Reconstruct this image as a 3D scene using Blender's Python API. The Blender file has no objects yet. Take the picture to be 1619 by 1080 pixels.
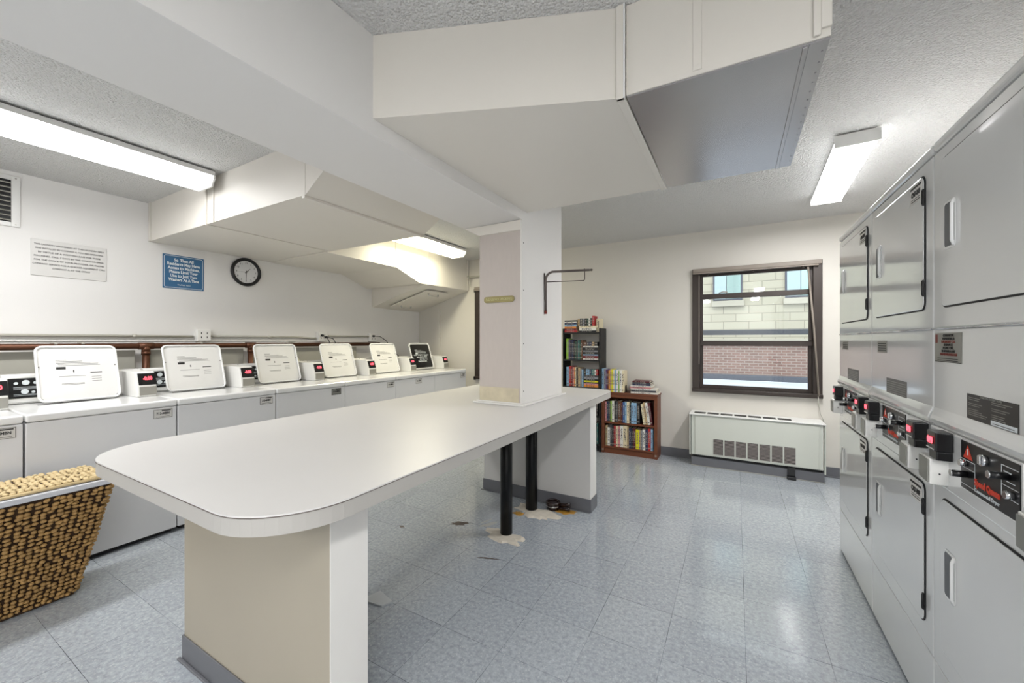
import bpy, bmesh, math, random
from mathutils import Vector, Matrix, Euler
random.seed(7)
S = bpy.context.scene
COL = S.collection
R = math.radians
PI = math.pi

# ------------------------------------------------------------------ camera
cam = bpy.data.cameras.new('camera')
camo = bpy.data.objects.new('camera', cam)
COL.objects.link(camo)
cam.sensor_width = 36.0
cam.sensor_fit = 'HORIZONTAL'
cam.lens = 624.7 * 36 / 1619
cam.shift_y = -1.2 / 1619
cam.clip_start = 0.02
camo.location = (0, 0, 1.325)
camo.rotation_euler = (R(90), 0, 0.51554)
S.camera = camo

# ------------------------------------------------------------------ world, exposure, lamp strength
S.view_settings.view_transform = 'Standard'
S.view_settings.look = 'None'
S.view_settings.gamma = 1
S.view_settings.use_curve_mapping = False
S.view_settings.exposure = 1.5
LAMP = 1.6          # glow of the diffusers' own surface
DOWN = 1.0          # downward light of every fixture
W = bpy.data.worlds.new('world'); S.world = W; W.use_nodes = True
bg = W.node_tree.nodes['Background']
bg.inputs['Color'].default_value = (0.86, 0.94, 1.0, 1)
bg.inputs['Strength'].default_value = 1.3
sun = bpy.data.lights.new('sun', 'SUN'); sun.energy = .5; sun.angle = R(8); sun.color = (1, .96, .9)
suno = bpy.data.objects.new('sun', sun); COL.objects.link(suno)
suno.rotation_euler = (R(38), R(-14), 0)

# ------------------------------------------------------------------ materials
def lin(c):
    return tuple(((x/255)/12.92 if x/255 <= .04045 else ((x/255+.055)/1.055)**2.4) for x in c)

_m = {}
def mat(name, col, rough=.5, metal=0., var=.06, vs=6., bump=0., bs=80., bd=.002, coat=0., spec=None, stretch=None):
    """procedural material: colour drifting with noise, optional fine bump"""
    if name in _m: return _m[name]
    m = bpy.data.materials.new(name); m.use_nodes = True
    nt = m.node_tree; N = nt.nodes; L = nt.links
    b = N['Principled BSDF']
    tc = N.new('ShaderNodeTexCoord'); mp = N.new('ShaderNodeMapping')
    L.new(tc.outputs['Object'], mp.inputs['Vector'])
    if stretch: mp.inputs['Scale'].default_value = stretch
    n = N.new('ShaderNodeTexNoise'); n.inputs['Scale'].default_value = vs; n.inputs['Detail'].default_value = 4
    L.new(mp.outputs['Vector'], n.inputs['Vector'])
    r = N.new('ShaderNodeMix'); r.data_type = 'RGBA'
    c = lin(col)
    r.inputs['A'].default_value = (*[min(1, x*(1-var)) for x in c], 1)
    r.inputs['B'].default_value = (*[min(1, x*(1+var)) for x in c], 1)
    L.new(n.outputs['Fac'], r.inputs['Factor'])
    L.new(r.outputs['Result'], b.inputs['Base Color'])
    b.inputs['Roughness'].default_value = rough
    b.inputs['Metallic'].default_value = metal
    if coat: b.inputs['Coat Weight'].default_value = coat; b.inputs['Coat Roughness'].default_value = .05
    if spec is not None: b.inputs['Specular IOR Level'].default_value = spec
    if bump:
        n2 = N.new('ShaderNodeTexNoise'); n2.inputs['Scale'].default_value = bs; n2.inputs['Detail'].default_value = 3
        L.new(mp.outputs['Vector'], n2.inputs['Vector'])
        bp = N.new('ShaderNodeBump'); bp.inputs['Strength'].default_value = bump; bp.inputs['Distance'].default_value = bd
        L.new(n2.outputs['Fac'], bp.inputs['Height']); L.new(bp.outputs['Normal'], b.inputs['Normal'])
    _m[name] = m
    return m

def emit(name, col, strength):
    if name in _m: return _m[name]
    m = bpy.data.materials.new(name); m.use_nodes = True
    b = m.node_tree.nodes['Principled BSDF']
    b.inputs['Base Color'].default_value = (*[min(.9, x) for x in col], 1)
    b.inputs['Emission Color'].default_value = (*col, 1)
    b.inputs['Emission Strength'].default_value = strength
    _m[name] = m; return m

def print_mat(name, paper, ink, scale=(60, 60, 60), thr=.52):
    """paper with small rows of print"""
    if name in _m: return _m[name]
    m = mat(name, paper, .5)
    nt = m.node_tree; N = nt.nodes; L = nt.links; b = N['Principled BSDF']
    src = b.inputs['Base Color'].links[0].from_socket
    tc = N.new('ShaderNodeTexCoord'); mp = N.new('ShaderNodeMapping'); mp.inputs['Scale'].default_value = scale
    L.new(tc.outputs['Object'], mp.inputs['Vector'])
    n = N.new('ShaderNodeTexNoise'); n.inputs['Scale'].default_value = 1; n.inputs['Detail'].default_value = 1
    L.new(mp.outputs['Vector'], n.inputs['Vector'])
    g = N.new('ShaderNodeMath'); g.operation = 'GREATER_THAN'; g.inputs[1].default_value = thr
    L.new(n.outputs['Fac'], g.inputs[0])
    x = N.new('ShaderNodeMix'); x.data_type = 'RGBA'; x.inputs['B'].default_value = (*lin(ink), 1)
    L.new(src, x.inputs['A']); L.new(g.outputs[0], x.inputs['Factor']); L.new(x.outputs['Result'], b.inputs['Base Color'])
    return m

M_wall = mat('wall_paint', (226, 224, 221), .6, var=.035, vs=1.6, bump=.25, bs=140, bd=.001)
M_wallb = mat('back_wall_paint', (211, 207, 199), .6, var=.05, vs=1.1, bump=.25, bs=140, bd=.001)
M_duct = mat('duct_paint', (224, 219, 210), .45, var=.03, vs=2, bump=.12, bs=200, bd=.001)
M_beam = mat('beam_paint', (224, 222, 219), .6, var=.03, vs=2, bump=.1, bs=200, bd=.001)
M_ductg = mat('galvanised_steel', (186, 184, 186), .27, metal=.85, var=.1, vs=3, bump=.2, bs=40, bd=.001)
M_table = mat('grey_laminate', (216, 214, 212), .38, var=.03, vs=3)
M_edge = mat('laminate_edge_band', (176, 173, 168), .42, var=.03, vs=4)
M_seam = mat('brown_seam', (92, 82, 76), .6)
M_ped = mat('pedestal_laminate', (166, 158, 142), .5, var=.04, vs=2)
M_pedw = mat('pedestal_white_end', (222, 220, 216), .5, var=.03)
M_base = mat('vinyl_base', (104, 105, 110), .4, var=.1)
M_white = mat('white_enamel', (234, 234, 233), .22, var=.015, coat=.4)
M_whitef = mat('washer_front_enamel', (224, 224, 225), .3, var=.02, coat=.3)
M_plast = mat('white_plastic', (232, 231, 227), .35, var=.02)
M_dry = mat('dryer_enamel', (223, 224, 223), .13, var=.012, coat=.6, spec=.8, bump=.06, bs=2.2, bd=.01)
M_dark = mat('dark_gap', (24, 24, 26), .6)
M_black = mat('black_plastic', (16, 16, 18), .3)
M_blackm = mat('black_pipe_paint', (6, 7, 9), .35, spec=.3)
M_chrome = mat('chrome', (215, 216, 218), .15, metal=.95)
M_steel = mat('brushed_steel', (170, 168, 160), .35, metal=.7, var=.12)
M_vault = mat('vault_steel', (150, 150, 144), .4, metal=.5, var=.12)
M_copper = mat('aged_copper', (94, 60, 42), .42, metal=.6, var=.35, vs=5)
M_conduit = mat('conduit_paint', (186, 183, 172), .5, var=.08)
M_bronze = mat('bronze_frame', (58, 50, 46), .42, metal=.25, var=.2, vs=5)
M_tan = mat('tan_headrail', (140, 130, 120), .5, var=.1)
M_heater = mat('heater_enamel', (203, 206, 197), .4, var=.03)
M_heatw = mat('heater_top_white', (226, 226, 224), .4)
M_grille = mat('heater_grille', (140, 132, 128), .5, var=.1)
M_wicker = mat('woven_seagrass', (158, 124, 74), .65, var=.5, vs=22, bump=.5, bs=260, bd=.002)
M_wickl = mat('woven_seagrass_lid', (206, 184, 140), .65, var=.25, vs=22, bump=.5, bs=260, bd=.002)
M_wickd = mat('wicker_core', (62, 42, 22), .8, var=.3)
M_liner = mat('grey_liner', (190, 191, 196), .8, var=.05)
M_brownwood = mat('brown_wood', (108, 60, 36), .4, var=.3, vs=3, stretch=(1, 1, 8))
M_blackwood = mat('black_wood', (13, 12, 12), .5, var=.2)
M_paper = mat('book_pages', (226, 218, 196), .8, var=.06, vs=40)
M_brass = mat('brass_plaque', (140, 130, 84), .4, metal=.4, var=.1)
M_rod = mat('rod_metal', (96, 88, 84), .35, metal=.6, var=.2, vs=8)
M_red = mat('red_tip', (120, 40, 28), .5)
M_blue = mat('sign_blue', (54, 102, 142), .45, var=.06)
M_signw = mat('sign_white', (222, 228, 230), .5)
M_clockface = mat('clock_face', (214, 214, 214), .3)
M_ink = mat('ink', (34, 32, 32), .6)
M_inkg = mat('grey_ink', (120, 118, 116), .6)
M_notice = mat('notice_plate', (212, 210, 206), .4, var=.02)
M_plaster = mat('plaster_patch', (206, 198, 184), .8, var=.2, vs=30, bump=.6, bs=60, bd=.004)
M_glue = mat('rust_glue', (172, 128, 50), .35, var=.45, vs=26, bump=.4, bs=60, bd=.003)
M_hose = mat('white_hose', (218, 214, 196), .5)
M_redled = emit('red_led', (1.0, .05, .07), 1.6)
M_redp = mat('red_print', (214, 62, 36), .5)
M_vent = mat('vent_white', (222, 221, 218), .4)
M_panelg = mat('grey_wall_panel', (176, 174, 164), .5, var=.06, vs=2)
M_darkbrown = mat('brown_cast_iron', (34, 16, 12), .2, coat=.3)
M_tip = mat('pedestal_toe', (60, 58, 56), .5)

def fixture_lens(name, col): return emit(name, col, LAMP)
M_lens = fixture_lens('tube_lens', (.98, .99, 1.0))
M_lensw = fixture_lens('warm_tube_lens', (1.0, .93, .68))

def popcorn():
    m = bpy.data.materials.new('popcorn_ceiling'); m.use_nodes = True
    nt = m.node_tree; N = nt.nodes; L = nt.links; b = N['Principled BSDF']
    tc = N.new('ShaderNodeTexCoord')
    n = N.new('ShaderNodeTexNoise'); n.inputs['Scale'].default_value = 75; n.inputs['Detail'].default_value = 3; n.inputs['Roughness'].default_value = .6
    v = N.new('ShaderNodeTexVoronoi'); v.inputs['Scale'].default_value = 95
    L.new(tc.outputs['Object'], n.inputs['Vector']); L.new(tc.outputs['Object'], v.inputs['Vector'])
    ad = N.new('ShaderNodeMath'); ad.operation = 'SUBTRACT'
    L.new(n.outputs['Fac'], ad.inputs[0]); L.new(v.outputs['Distance'], ad.inputs[1])
    bp = N.new('ShaderNodeBump'); bp.inputs['Strength'].default_value = .9; bp.inputs['Distance'].default_value = .012
    L.new(ad.outputs[0], bp.inputs['Height']); L.new(bp.outputs['Normal'], b.inputs['Normal'])
    r = N.new('ShaderNodeMix'); r.data_type = 'RGBA'
    r.inputs['A'].default_value = (*lin((212, 211, 208)), 1); r.inputs['B'].default_value = (*lin((228, 227, 225)), 1)
    L.new(n.outputs['Fac'], r.inputs['Factor']); L.new(r.outputs['Result'], b.inputs['Base Color'])
    b.inputs['Roughness'].default_value = .75
    return m
M_ceil = popcorn()

def floor_mat():
    m = bpy.data.materials.new('vinyl_tile_floor'); m.use_nodes = True
    nt = m.node_tree; N = nt.nodes; L = nt.links; b = N['Principled BSDF']
    tc = N.new('ShaderNodeTexCoord')
    mp = N.new('ShaderNodeMapping'); mp.inputs['Location'].default_value = (.5737, -2.962 + 3.048, 0)
    L.new(tc.outputs['Object'], mp.inputs['Vector'])
    br = N.new('ShaderNodeTexBrick'); br.offset = 0; br.squash = 1
    br.inputs['Scale'].default_value = 1; br.inputs['Brick Width'].default_value = .3048; br.inputs['Row Height'].default_value = .3048
    br.inputs['Mortar Size'].default_value = .0011; br.inputs['Mortar Smooth'].default_value = .3
    br.inputs['Color1'].default_value = (*lin((168, 174, 181)), 1); br.inputs['Color2'].default_value = (*lin((177, 183, 189)), 1)
    br.inputs['Mortar'].default_value = (*lin((84, 88, 94)), 1)
    L.new(mp.outputs['Vector'], br.inputs['Vector'])
    ns = N.new('ShaderNodeTexNoise'); ns.inputs['Scale'].default_value = 2.3; ns.inputs['Detail'].default_value = 3
    L.new(tc.outputs['Object'], ns.inputs['Vector'])
    ms = N.new('ShaderNodeMix'); ms.data_type = 'RGBA'; ms.inputs['A'].default_value = (*lin((70, 74, 80)), 1); ms.inputs['B'].default_value = (*lin((150, 157, 165)), 1)
    rs = N.new('ShaderNodeMapRange'); rs.inputs['From Min'].default_value = .42; rs.inputs['From Max'].default_value = .6
    L.new(ns.outputs['Fac'], rs.inputs['Value']); L.new(rs.outputs['Result'], ms.inputs['Factor']); L.new(ms.outputs['Result'], br.inputs['Mortar'])
    n = N.new('ShaderNodeTexNoise'); n.inputs['Scale'].default_value = 52; n.inputs['Detail'].default_value = 6; n.inputs['Roughness'].default_value = .75
    L.new(tc.outputs['Object'], n.inputs['Vector'])
    rp = N.new('ShaderNodeValToRGB'); rp.color_ramp.elements[0].position = .3; rp.color_ramp.elements[1].position = .72
    rp.color_ramp.elements[0].color = (.5, .51, .53, 1); rp.color_ramp.elements[1].color = (1.32, 1.32, 1.3, 1)
    L.new(n.outputs['Fac'], rp.inputs['Fac'])
    mu = N.new('ShaderNodeMix'); mu.data_type = 'RGBA'; mu.blend_type = 'MULTIPLY'; mu.inputs['Factor'].default_value = .75
    L.new(br.outputs['Color'], mu.inputs['A']); L.new(rp.outputs['Color'], mu.inputs['B'])
    # pale and dark chips
    v = N.new('ShaderNodeTexVoronoi'); v.inputs['Scale'].default_value = 60
    L.new(tc.outputs['Object'], v.inputs['Vector'])
    lt = N.new('ShaderNodeMath'); lt.operation = 'LESS_THAN'; lt.inputs[1].default_value = .2
    L.new(v.outputs['Distance'], lt.inputs[0])
    sc = N.new('ShaderNodeMath'); sc.operation = 'MULTIPLY'; sc.inputs[1].default_value = .45
    L.new(lt.outputs[0], sc.inputs[0])
    m2 = N.new('ShaderNodeMix'); m2.data_type = 'RGBA'
    m2.inputs['B'].default_value = (*lin((205, 208, 210)), 1)
    L.new(sc.outputs[0], m2.inputs['Factor']); L.new(mu.outputs['Result'], m2.inputs['A'])
    L.new(m2.outputs['Result'], b.inputs['Base Color'])
    n3 = N.new('ShaderNodeTexNoise'); n3.inputs['Scale'].default_value = 3
    L.new(tc.outputs['Object'], n3.inputs['Vector'])
    mr = N.new('ShaderNodeMapRange'); mr.inputs['To Min'].default_value = .1; mr.inputs['To Max'].default_value = .22
    L.new(n3.outputs['Fac'], mr.inputs['Value']); L.new(mr.outputs['Result'], b.inputs['Roughness'])
    b.inputs['Specular IOR Level'].default_value = .6; b.inputs['Coat Weight'].default_value = .35; b.inputs['Coat Roughness'].default_value = .06
    bp = N.new('ShaderNodeBump'); bp.inputs['Strength'].default_value = .06; bp.inputs['Distance'].default_value = .004
    L.new(n.outputs['Fac'], bp.inputs['Height']); L.new(bp.outputs['Normal'], b.inputs['Normal'])
    return m
M_floor = floor_mat()

def brick_mat(name, c1, c2, mortar, w, h, ms, rot_x=True, offs=.5):
    m = bpy.data.materials.new(name); m.use_nodes = True
    nt = m.node_tree; N = nt.nodes; L = nt.links; b = N['Principled BSDF']
    tc = N.new('ShaderNodeTexCoord'); sp = N.new('ShaderNodeSeparateXYZ'); cb = N.new('ShaderNodeCombineXYZ')
    L.new(tc.outputs['Object'], sp.inputs[0]); L.new(sp.outputs['X'], cb.inputs['X']); L.new(sp.outputs['Z'], cb.inputs['Y'])
    br = N.new('ShaderNodeTexBrick'); br.offset = offs
    br.inputs['Scale'].default_value = 1; br.inputs['Brick Width'].default_value = w; br.inputs['Row Height'].default_value = h
    br.inputs['Mortar Size'].default_value = ms
    br.inputs['Color1'].default_value = (*lin(c1), 1); br.inputs['Color2'].default_value = (*lin(c2), 1); br.inputs['Mortar'].default_value = (*lin(mortar), 1)
    L.new(cb.outputs[0], br.inputs['Vector']); L.new(br.outputs['Color'], b.inputs['Base Color'])
    b.inputs['Roughness'].default_value = .85
    return m
M_stone = brick_mat('cream_block', (163, 158, 142), (154, 149, 133), (124, 118, 106), .44, .155, .006)
M_brick = brick_mat('red_brick', (126, 98, 90), (112, 88, 81), (142, 130, 122), .15, .052, .008)
M_roof = mat('pale_roof', (176, 182, 192), .8, var=.12, vs=2)
M_coping = mat('dark_coping', (70, 74, 84), .5)
M_extglass = mat('far_window_glass', (150, 186, 182), .1, var=.2, vs=2)
M_extframe = mat('far_window_frame', (70, 72, 84), .5)
M_extsill = mat('far_window_sill', (156, 151, 138), .7)
M_blinds = mat('far_blinds', (128, 150, 146), .6, var=.3, vs=14, stretch=(1, 1, .02))

def glass_mat():
    m = bpy.data.materials.new('window_glass'); m.use_nodes = True
    nt = m.node_tree; N = nt.nodes; L = nt.links
    N.remove(N['Principled BSDF']); out = N['Material Output']
    t = N.new('ShaderNodeBsdfTransparent'); t.inputs['Color'].default_value = (.97, .98, .97, 1)
    g = N.new('ShaderNodeBsdfGlossy'); g.inputs['Roughness'].default_value = .02
    f = N.new('ShaderNodeFresnel'); f.inputs['IOR'].default_value = 1.45
    x = N.new('ShaderNodeMixShader')
    L.new(f.outputs[0], x.inputs[0]); L.new(t.outputs[0], x.inputs[1]); L.new(g.outputs[0], x.inputs[2]); L.new(x.outputs[0], out.inputs[0])
    return m
M_glass = glass_mat()

def column_mat():
    """pinkish-grey vinyl wallcovering with fine vertical linen streaks"""
    m = mat('linen_wallcover', (190, 181, 174), .6, var=.045, vs=6, stretch=(8, 8, 2.5), bump=.2, bs=30, bd=.001)
    return m
M_colf = column_mat()
M_stain = mat('stained_patch', (200, 190, 164), .6, var=.3, vs=13)

# ------------------------------------------------------------------ mesh helpers
class MB:
    def __init__(s): s.bm = bmesh.new(); s.mi = 0
    def _merge(s, t):
        for f in t.faces: f.material_index = s.mi
        me = bpy.data.meshes.new('t'); t.to_mesh(me); t.free(); s.bm.from_mesh(me); bpy.data.meshes.remove(me)
    def box(s, x0, x1, y0, y1, z0, z1, bev=0, seg=2, rot=None, piv=None):
        t = bmesh.new(); bmesh.ops.create_cube(t, size=1)
        for v in t.verts:
            v.co = Vector(((x0+x1)/2+v.co.x*(x1-x0), (y0+y1)/2+v.co.y*(y1-y0), (z0+z1)/2+v.co.z*(z1-z0)))
        if bev: bmesh.ops.bevel(t, geom=t.edges[:], offset=min(bev, .49*min(abs(x1-x0), abs(y1-y0), abs(z1-z0))), segments=seg, profile=.5, affect='EDGES')
        if rot is not None:
            p = Vector(piv or (0, 0, 0))
            for v in t.verts: v.co = rot @ (v.co-p) + p
        s._merge(t); return s
    def prism(s, pts, ax, a, b, bev=0):
        """2-D outline extruded along ax between a and b; outline axes are the two others in xyz order"""
        t = bmesh.new()
        def mk(p, d):
            if ax == 'x': return (d, p[0], p[1])
            if ax == 'y': return (p[0], d, p[1])
            return (p[0], p[1], d)
        v1 = [t.verts.new(mk(p, a)) for p in pts]; v2 = [t.verts.new(mk(p, b)) for p in pts]
        t.faces.new(v1); t.faces.new(v2[::-1]); n = len(pts)
        for i in range(n): t.faces.new((v1[i], v2[i], v2[(i+1) % n], v1[(i+1) % n]))
        bmesh.ops.recalc_face_normals(t, faces=t.faces[:])
        if bev:
            es = [e for e in t.edges if abs(len(e.link_faces)-2) == 0 and any(len(f.verts) == n for f in e.link_faces)]
            bmesh.ops.bevel(t, geom=es, offset=bev, segments=2, profile=.5, affect='EDGES')
        s._merge(t); return s
    def poly(s, vs, faces):
        t = bmesh.new(); V = [t.verts.new(v) for v in vs]
        for f in faces: t.faces.new([V[i] for i in f])
        bmesh.ops.recalc_face_normals(t, faces=t.faces[:]); s._merge(t); return s
    def tube(s, pts, r, n=12, closed=False, cap=True):
        t = bmesh.new(); P = [Vector(p) for p in pts]; rings = []
        rs = r if isinstance(r, (list, tuple)) else [r]*len(P)
        up = None
        for i, p in enumerate(P):
            if closed: d = (P[(i+1) % len(P)]-P[i-1]).normalized()
            elif i == 0: d = (P[1]-P[0]).normalized()
            elif i == len(P)-1: d = (P[-1]-P[-2]).normalized()
            else: d = ((P[i+1]-P[i]).normalized()+(P[i]-P[i-1]).normalized()).normalized()
            if up is None:
                up = Vector((0, 0, 1)) if abs(d.z) < .9 else Vector((1, 0, 0))
            a = d.cross(up).normalized(); up = a.cross(d).normalized()
            rings.append([t.verts.new(p + rs[i]*(math.cos(2*PI*k/n)*a + math.sin(2*PI*k/n)*up)) for k in range(n)])
        m = len(rings)
        for i in range(m if closed else m-1):
            A, B = rings[i], rings[(i+1) % m]
            for k in range(n): t.faces.new((A[k], A[(k+1) % n], B[(k+1) % n], B[k]))
        if cap and not closed: t.faces.new(rings[0][::-1]); t.faces.new(rings[-1])
        bmesh.ops.recalc_face_normals(t, faces=t.faces[:])
        for f in t.faces: f.smooth = len(f.verts) == 4
        s._merge(t); return s
    def cyl(s, p0, p1, r, n=20): return s.tube([p0, p1], r, n)
    def ell(s, c, r, rot=None, u=8, v=6):
        t = bmesh.new(); bmesh.ops.create_uvsphere(t, u_segments=u, v_segments=v, radius=1)
        for w in t.verts:
            q = Vector((w.co.x*r[0], w.co.y*r[1], w.co.z*r[2]))
            if rot is not None: q = rot @ q
            w.co = q + Vector(c)
        for f in t.faces: f.smooth = True
        s._merge(t); return s
    def obj(s, name, m, parent=None, loc=(0, 0, 0), rot=(0, 0, 0)):
        me = bpy.data.meshes.new(name); s.bm.to_mesh(me); s.bm.free()
        for x in (m if isinstance(m, (list, tuple)) else [m]): me.materials.append(x)
        o = bpy.data.objects.new(name, me); COL.objects.link(o)
        o.location = loc; o.rotation_euler = rot
        if parent: o.parent = parent
        return o

def rrect(a0, a1, b0, b1, r, n=5):
    pts = []
    for cx, cy, s in ((a1-r, b1-r, 0), (a0+r, b1-r, 90), (a0+r, b0+r, 180), (a1-r, b0+r, 270)):
        for k in range(n+1):
            t = R(s+90*k/n); pts.append((cx+r*math.cos(t), cy+r*math.sin(t)))
    return pts

def tag(o, label, cat, group=None):
    o['label'] = label; o['category'] = cat
    if group: o['group'] = group
    return o
def struct(o): o['kind'] = 'structure'; return o
def empty(name, loc=(0, 0, 0), rz=0):
    o = bpy.data.objects.new(name, None); COL.objects.link(o); o.location = loc; o.rotation_euler = (0, 0, rz)
    o.empty_display_size = .1
    return o
def copy_tree(o, parent=None):
    c = o.copy(); COL.objects.link(c); c.parent = parent
    for ch in list(o.children): copy_tree(ch, c)
    return c

FX = (R(90), 0, R(90))      # reads on a surface facing +x
FXN = (R(90), 0, R(-90))    # reads on a surface facing -x
FY = (R(90), 0, 0)          # reads on a surface facing -y
def text(body, size, m, name, parent=None, loc=(0, 0, 0), rot=FX, align='CENTER', ext=.0006, bold=0., width=None, sp=1.0):
    cu = bpy.data.curves.new(name, 'FONT'); cu.body = body; cu.size = size; cu.extrude = ext; cu.offset = bold
    cu.align_x = align; cu.align_y = 'CENTER'; cu.space_line = sp; cu.resolution_u = 2
    o = bpy.data.objects.new('tmp', cu); COL.objects.link(o)
    bpy.context.view_layer.update()
    me = bpy.data.meshes.new_from_object(o.evaluated_get(bpy.context.evaluated_depsgraph_get()))
    bpy.data.objects.remove(o)
    if width:
        xs = [v.co.x for v in me.vertices]; w = max(xs)-min(xs); mid = (max(xs)+min(xs))/2
        for v in me.vertices: v.co.x = (v.co.x - mid) * width / w
    me.name = name; me.materials.clear(); me.materials.append(m)
    q = bpy.data.objects.new(name, me); COL.objects.link(q); q.location = loc; q.rotation_euler = rot
    if parent: q.parent = parent
    return q

# ================================================================== THE ROOM
XL, XR, YB, YF, ZC = -4.5, 1.36, 4.86, -3.6, 2.535
struct(MB().box(XL-.3, XR+.3, YF-.3, YB+.3, -.2, 0).obj('floor', M_floor))
struct(MB().box(XL-.3, XR+.3, YF-.3, YB+.3, ZC, ZC+.2).obj('ceiling', M_ceil))
struct(MB().box(XL-.2, XL, YF-.2, YB+.28, 0, ZC).obj('wall_left', M_wall))
struct(MB().box(XR, XR+.2, YF-.2, YB+.28, 0, ZC).obj('wall_right', M_wall))
struct(MB().box(XL, XR, YF-.2, YF, 0, ZC).obj('wall_front', M_wall))
W1 = (-.42, .73, .765, 2.12)
W2 = (-3.37, -2.22, .765, 2.12)
b = MB()
for x0, x1, z0, z1 in ((XL, W2[0], 0, ZC), (W2[1], W1[0], 0, ZC), (W1[1], XR, 0, ZC),
                       (W1[0], W1[1], 0, W1[2]), (W1[0], W1[1], W1[3], ZC), (W2[0], W2[1], 0, W2[2]), (W2[0], W2[1], W2[3], ZC)):
    b.box(x0, x1, YB, YB+.26, z0, z1)
bmesh.ops.remove_doubles(b.bm, verts=b.bm.verts[:], dist=.0001)
struct(b.obj('wall_back', M_wallb))
# vinyl base along the back wall, each side of the convector
b = MB()
b.box(XL+.02, -.44, YB-.008, YB-.0005, 0, .1, .002); b.box(XL+.02, -.44, YB-.018, YB-.008, 0, .012, .003)
b.box(.73, XR-.01, YB-.008, YB-.0005, 0, .1, .002); b.box(.73, XR-.01, YB-.018, YB-.008, 0, .012, .003)
struct(b.obj('baseboard_back', M_base))
struct(MB().box(-4.13, -4.045, YB-.03, YB-.001, .1, 1.82).obj('trim_1', M_wallb))

# beam and pillar
b = MB(); b.box(-1.72, -1.25, YF, 2.34, 2.14, ZC-.0005)
struct(b.obj('ceiling_beam', M_beam))
p = empty('wall_pillar', (-1.42, 2.685, .885)); struct(p)
MB().box(-.17, .17, -.345, .345, .0, ZC-.886).obj('pillar_body', M_beam, p)
MB().box(-.168, .166, -.349, -.3452, .012, 1.185).obj('pillar_wallcover', M_colf, p)
MB().box(-.166, .150, -.3515, -.3495, .018, .118).obj('stained_patch', M_stain, p)
b = MB(); b.prism([(-.172, 1.186), (.172, 1.186), (.172, 1.252), (-.30, 1.252)], 'y', -.352, -.3452)
b.obj('pillar_capital', M_duct, p)
b = MB(); b.box(.1665, .173, -.3525, -.338, .012, 1.25); b.box(.163, .1665, -.3525, -.3492, .012, 1.25)
b.obj('corner_bead', M_pedw, p)
b = MB(); b.box(-.205, .205, -.378, -.3455, .0008, .014, .003); b.box(.171, .2, -.3455, .375, .0008, .014, .003)
b.box(-.19, .19, -.36, -.35, .012, .022, .003)
b.obj('base_moulding', M_pedw, p)
b = MB()
for z in (.1, .42, .78, 1.1):
    b.cyl((.1745, -.33, z), (.176, -.33, z), .004, 8)
b.obj('nail_head', M_dark, p)

# ------------------------------------------------------------------ ducts
def duct_right():
    t = empty('air_duct', (-1.25, 1.09, 2.205))
    tag(t, 'large angular beige air duct beside the beam, its far half underside bare grey metal', 'duct')
    o = Vector((-1.249, 1.09, 2.205))
    z0, z1 = 0, ZC-2.2055
    A = [(0, 0), (.87, .347), (.87, 1.325), (0, 1.325)]
    Bp = [(.905, .355), (1.49, .362), (1.49, 1.33), (.905, 1.325)]
    MB().prism(A, 'z', z0, z1).obj('painted_section', M_duct, t)
    MB().prism(Bp, 'z', z0+.006, z1).obj('bare_section', [M_duct], t)
    MB().prism([(.906, .358), (1.489, .366), (1.489, 1.328), (.906, 1.323)], 'z', z0, z0+.0055).obj('bare_underside', M_ductg, t)
    b = MB(); b.box(.872, .903, .340, 1.332, z0-.008, z0+.004, .003); b.box(.872, .903, .338, .355, z0-.008, z1, .003)
    b.obj('joint_flange', M_duct, t)
    MB().box(.899, .905, .334, .345, z0-.01, z1, .002).obj('flange_lip', M_white, t)
    b = MB(); b.box(1.125, 1.152, .353, .359, .02, z1, .001); b.cyl((1.138, .352, .04), (1.138, .355, .04), .005, 10)
    b.obj('steel_strap', M_duct, t)
    b = MB(); b.box(1.448, 1.466, .35, .36, .012, z1, .002); b.box(1.466, 1.492, .352, .362, .03, z1, .002)
    b.obj('corner_angle', M_duct, t)
    b = MB(); b.box(1.425, 1.435, .37, 1.325, z0-.005, z0-.0005, .001); b.box(1.44, 1.443, .37, 1.325, z0-.003, z0-.0005)
    for k in range(16): b.ell((1.478, .42+.056*k, z0-.001), (.003, .003, .003), u=6, v=4)
    b.obj('rivet_seam', M_ductg, t)
duct_right()

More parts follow.
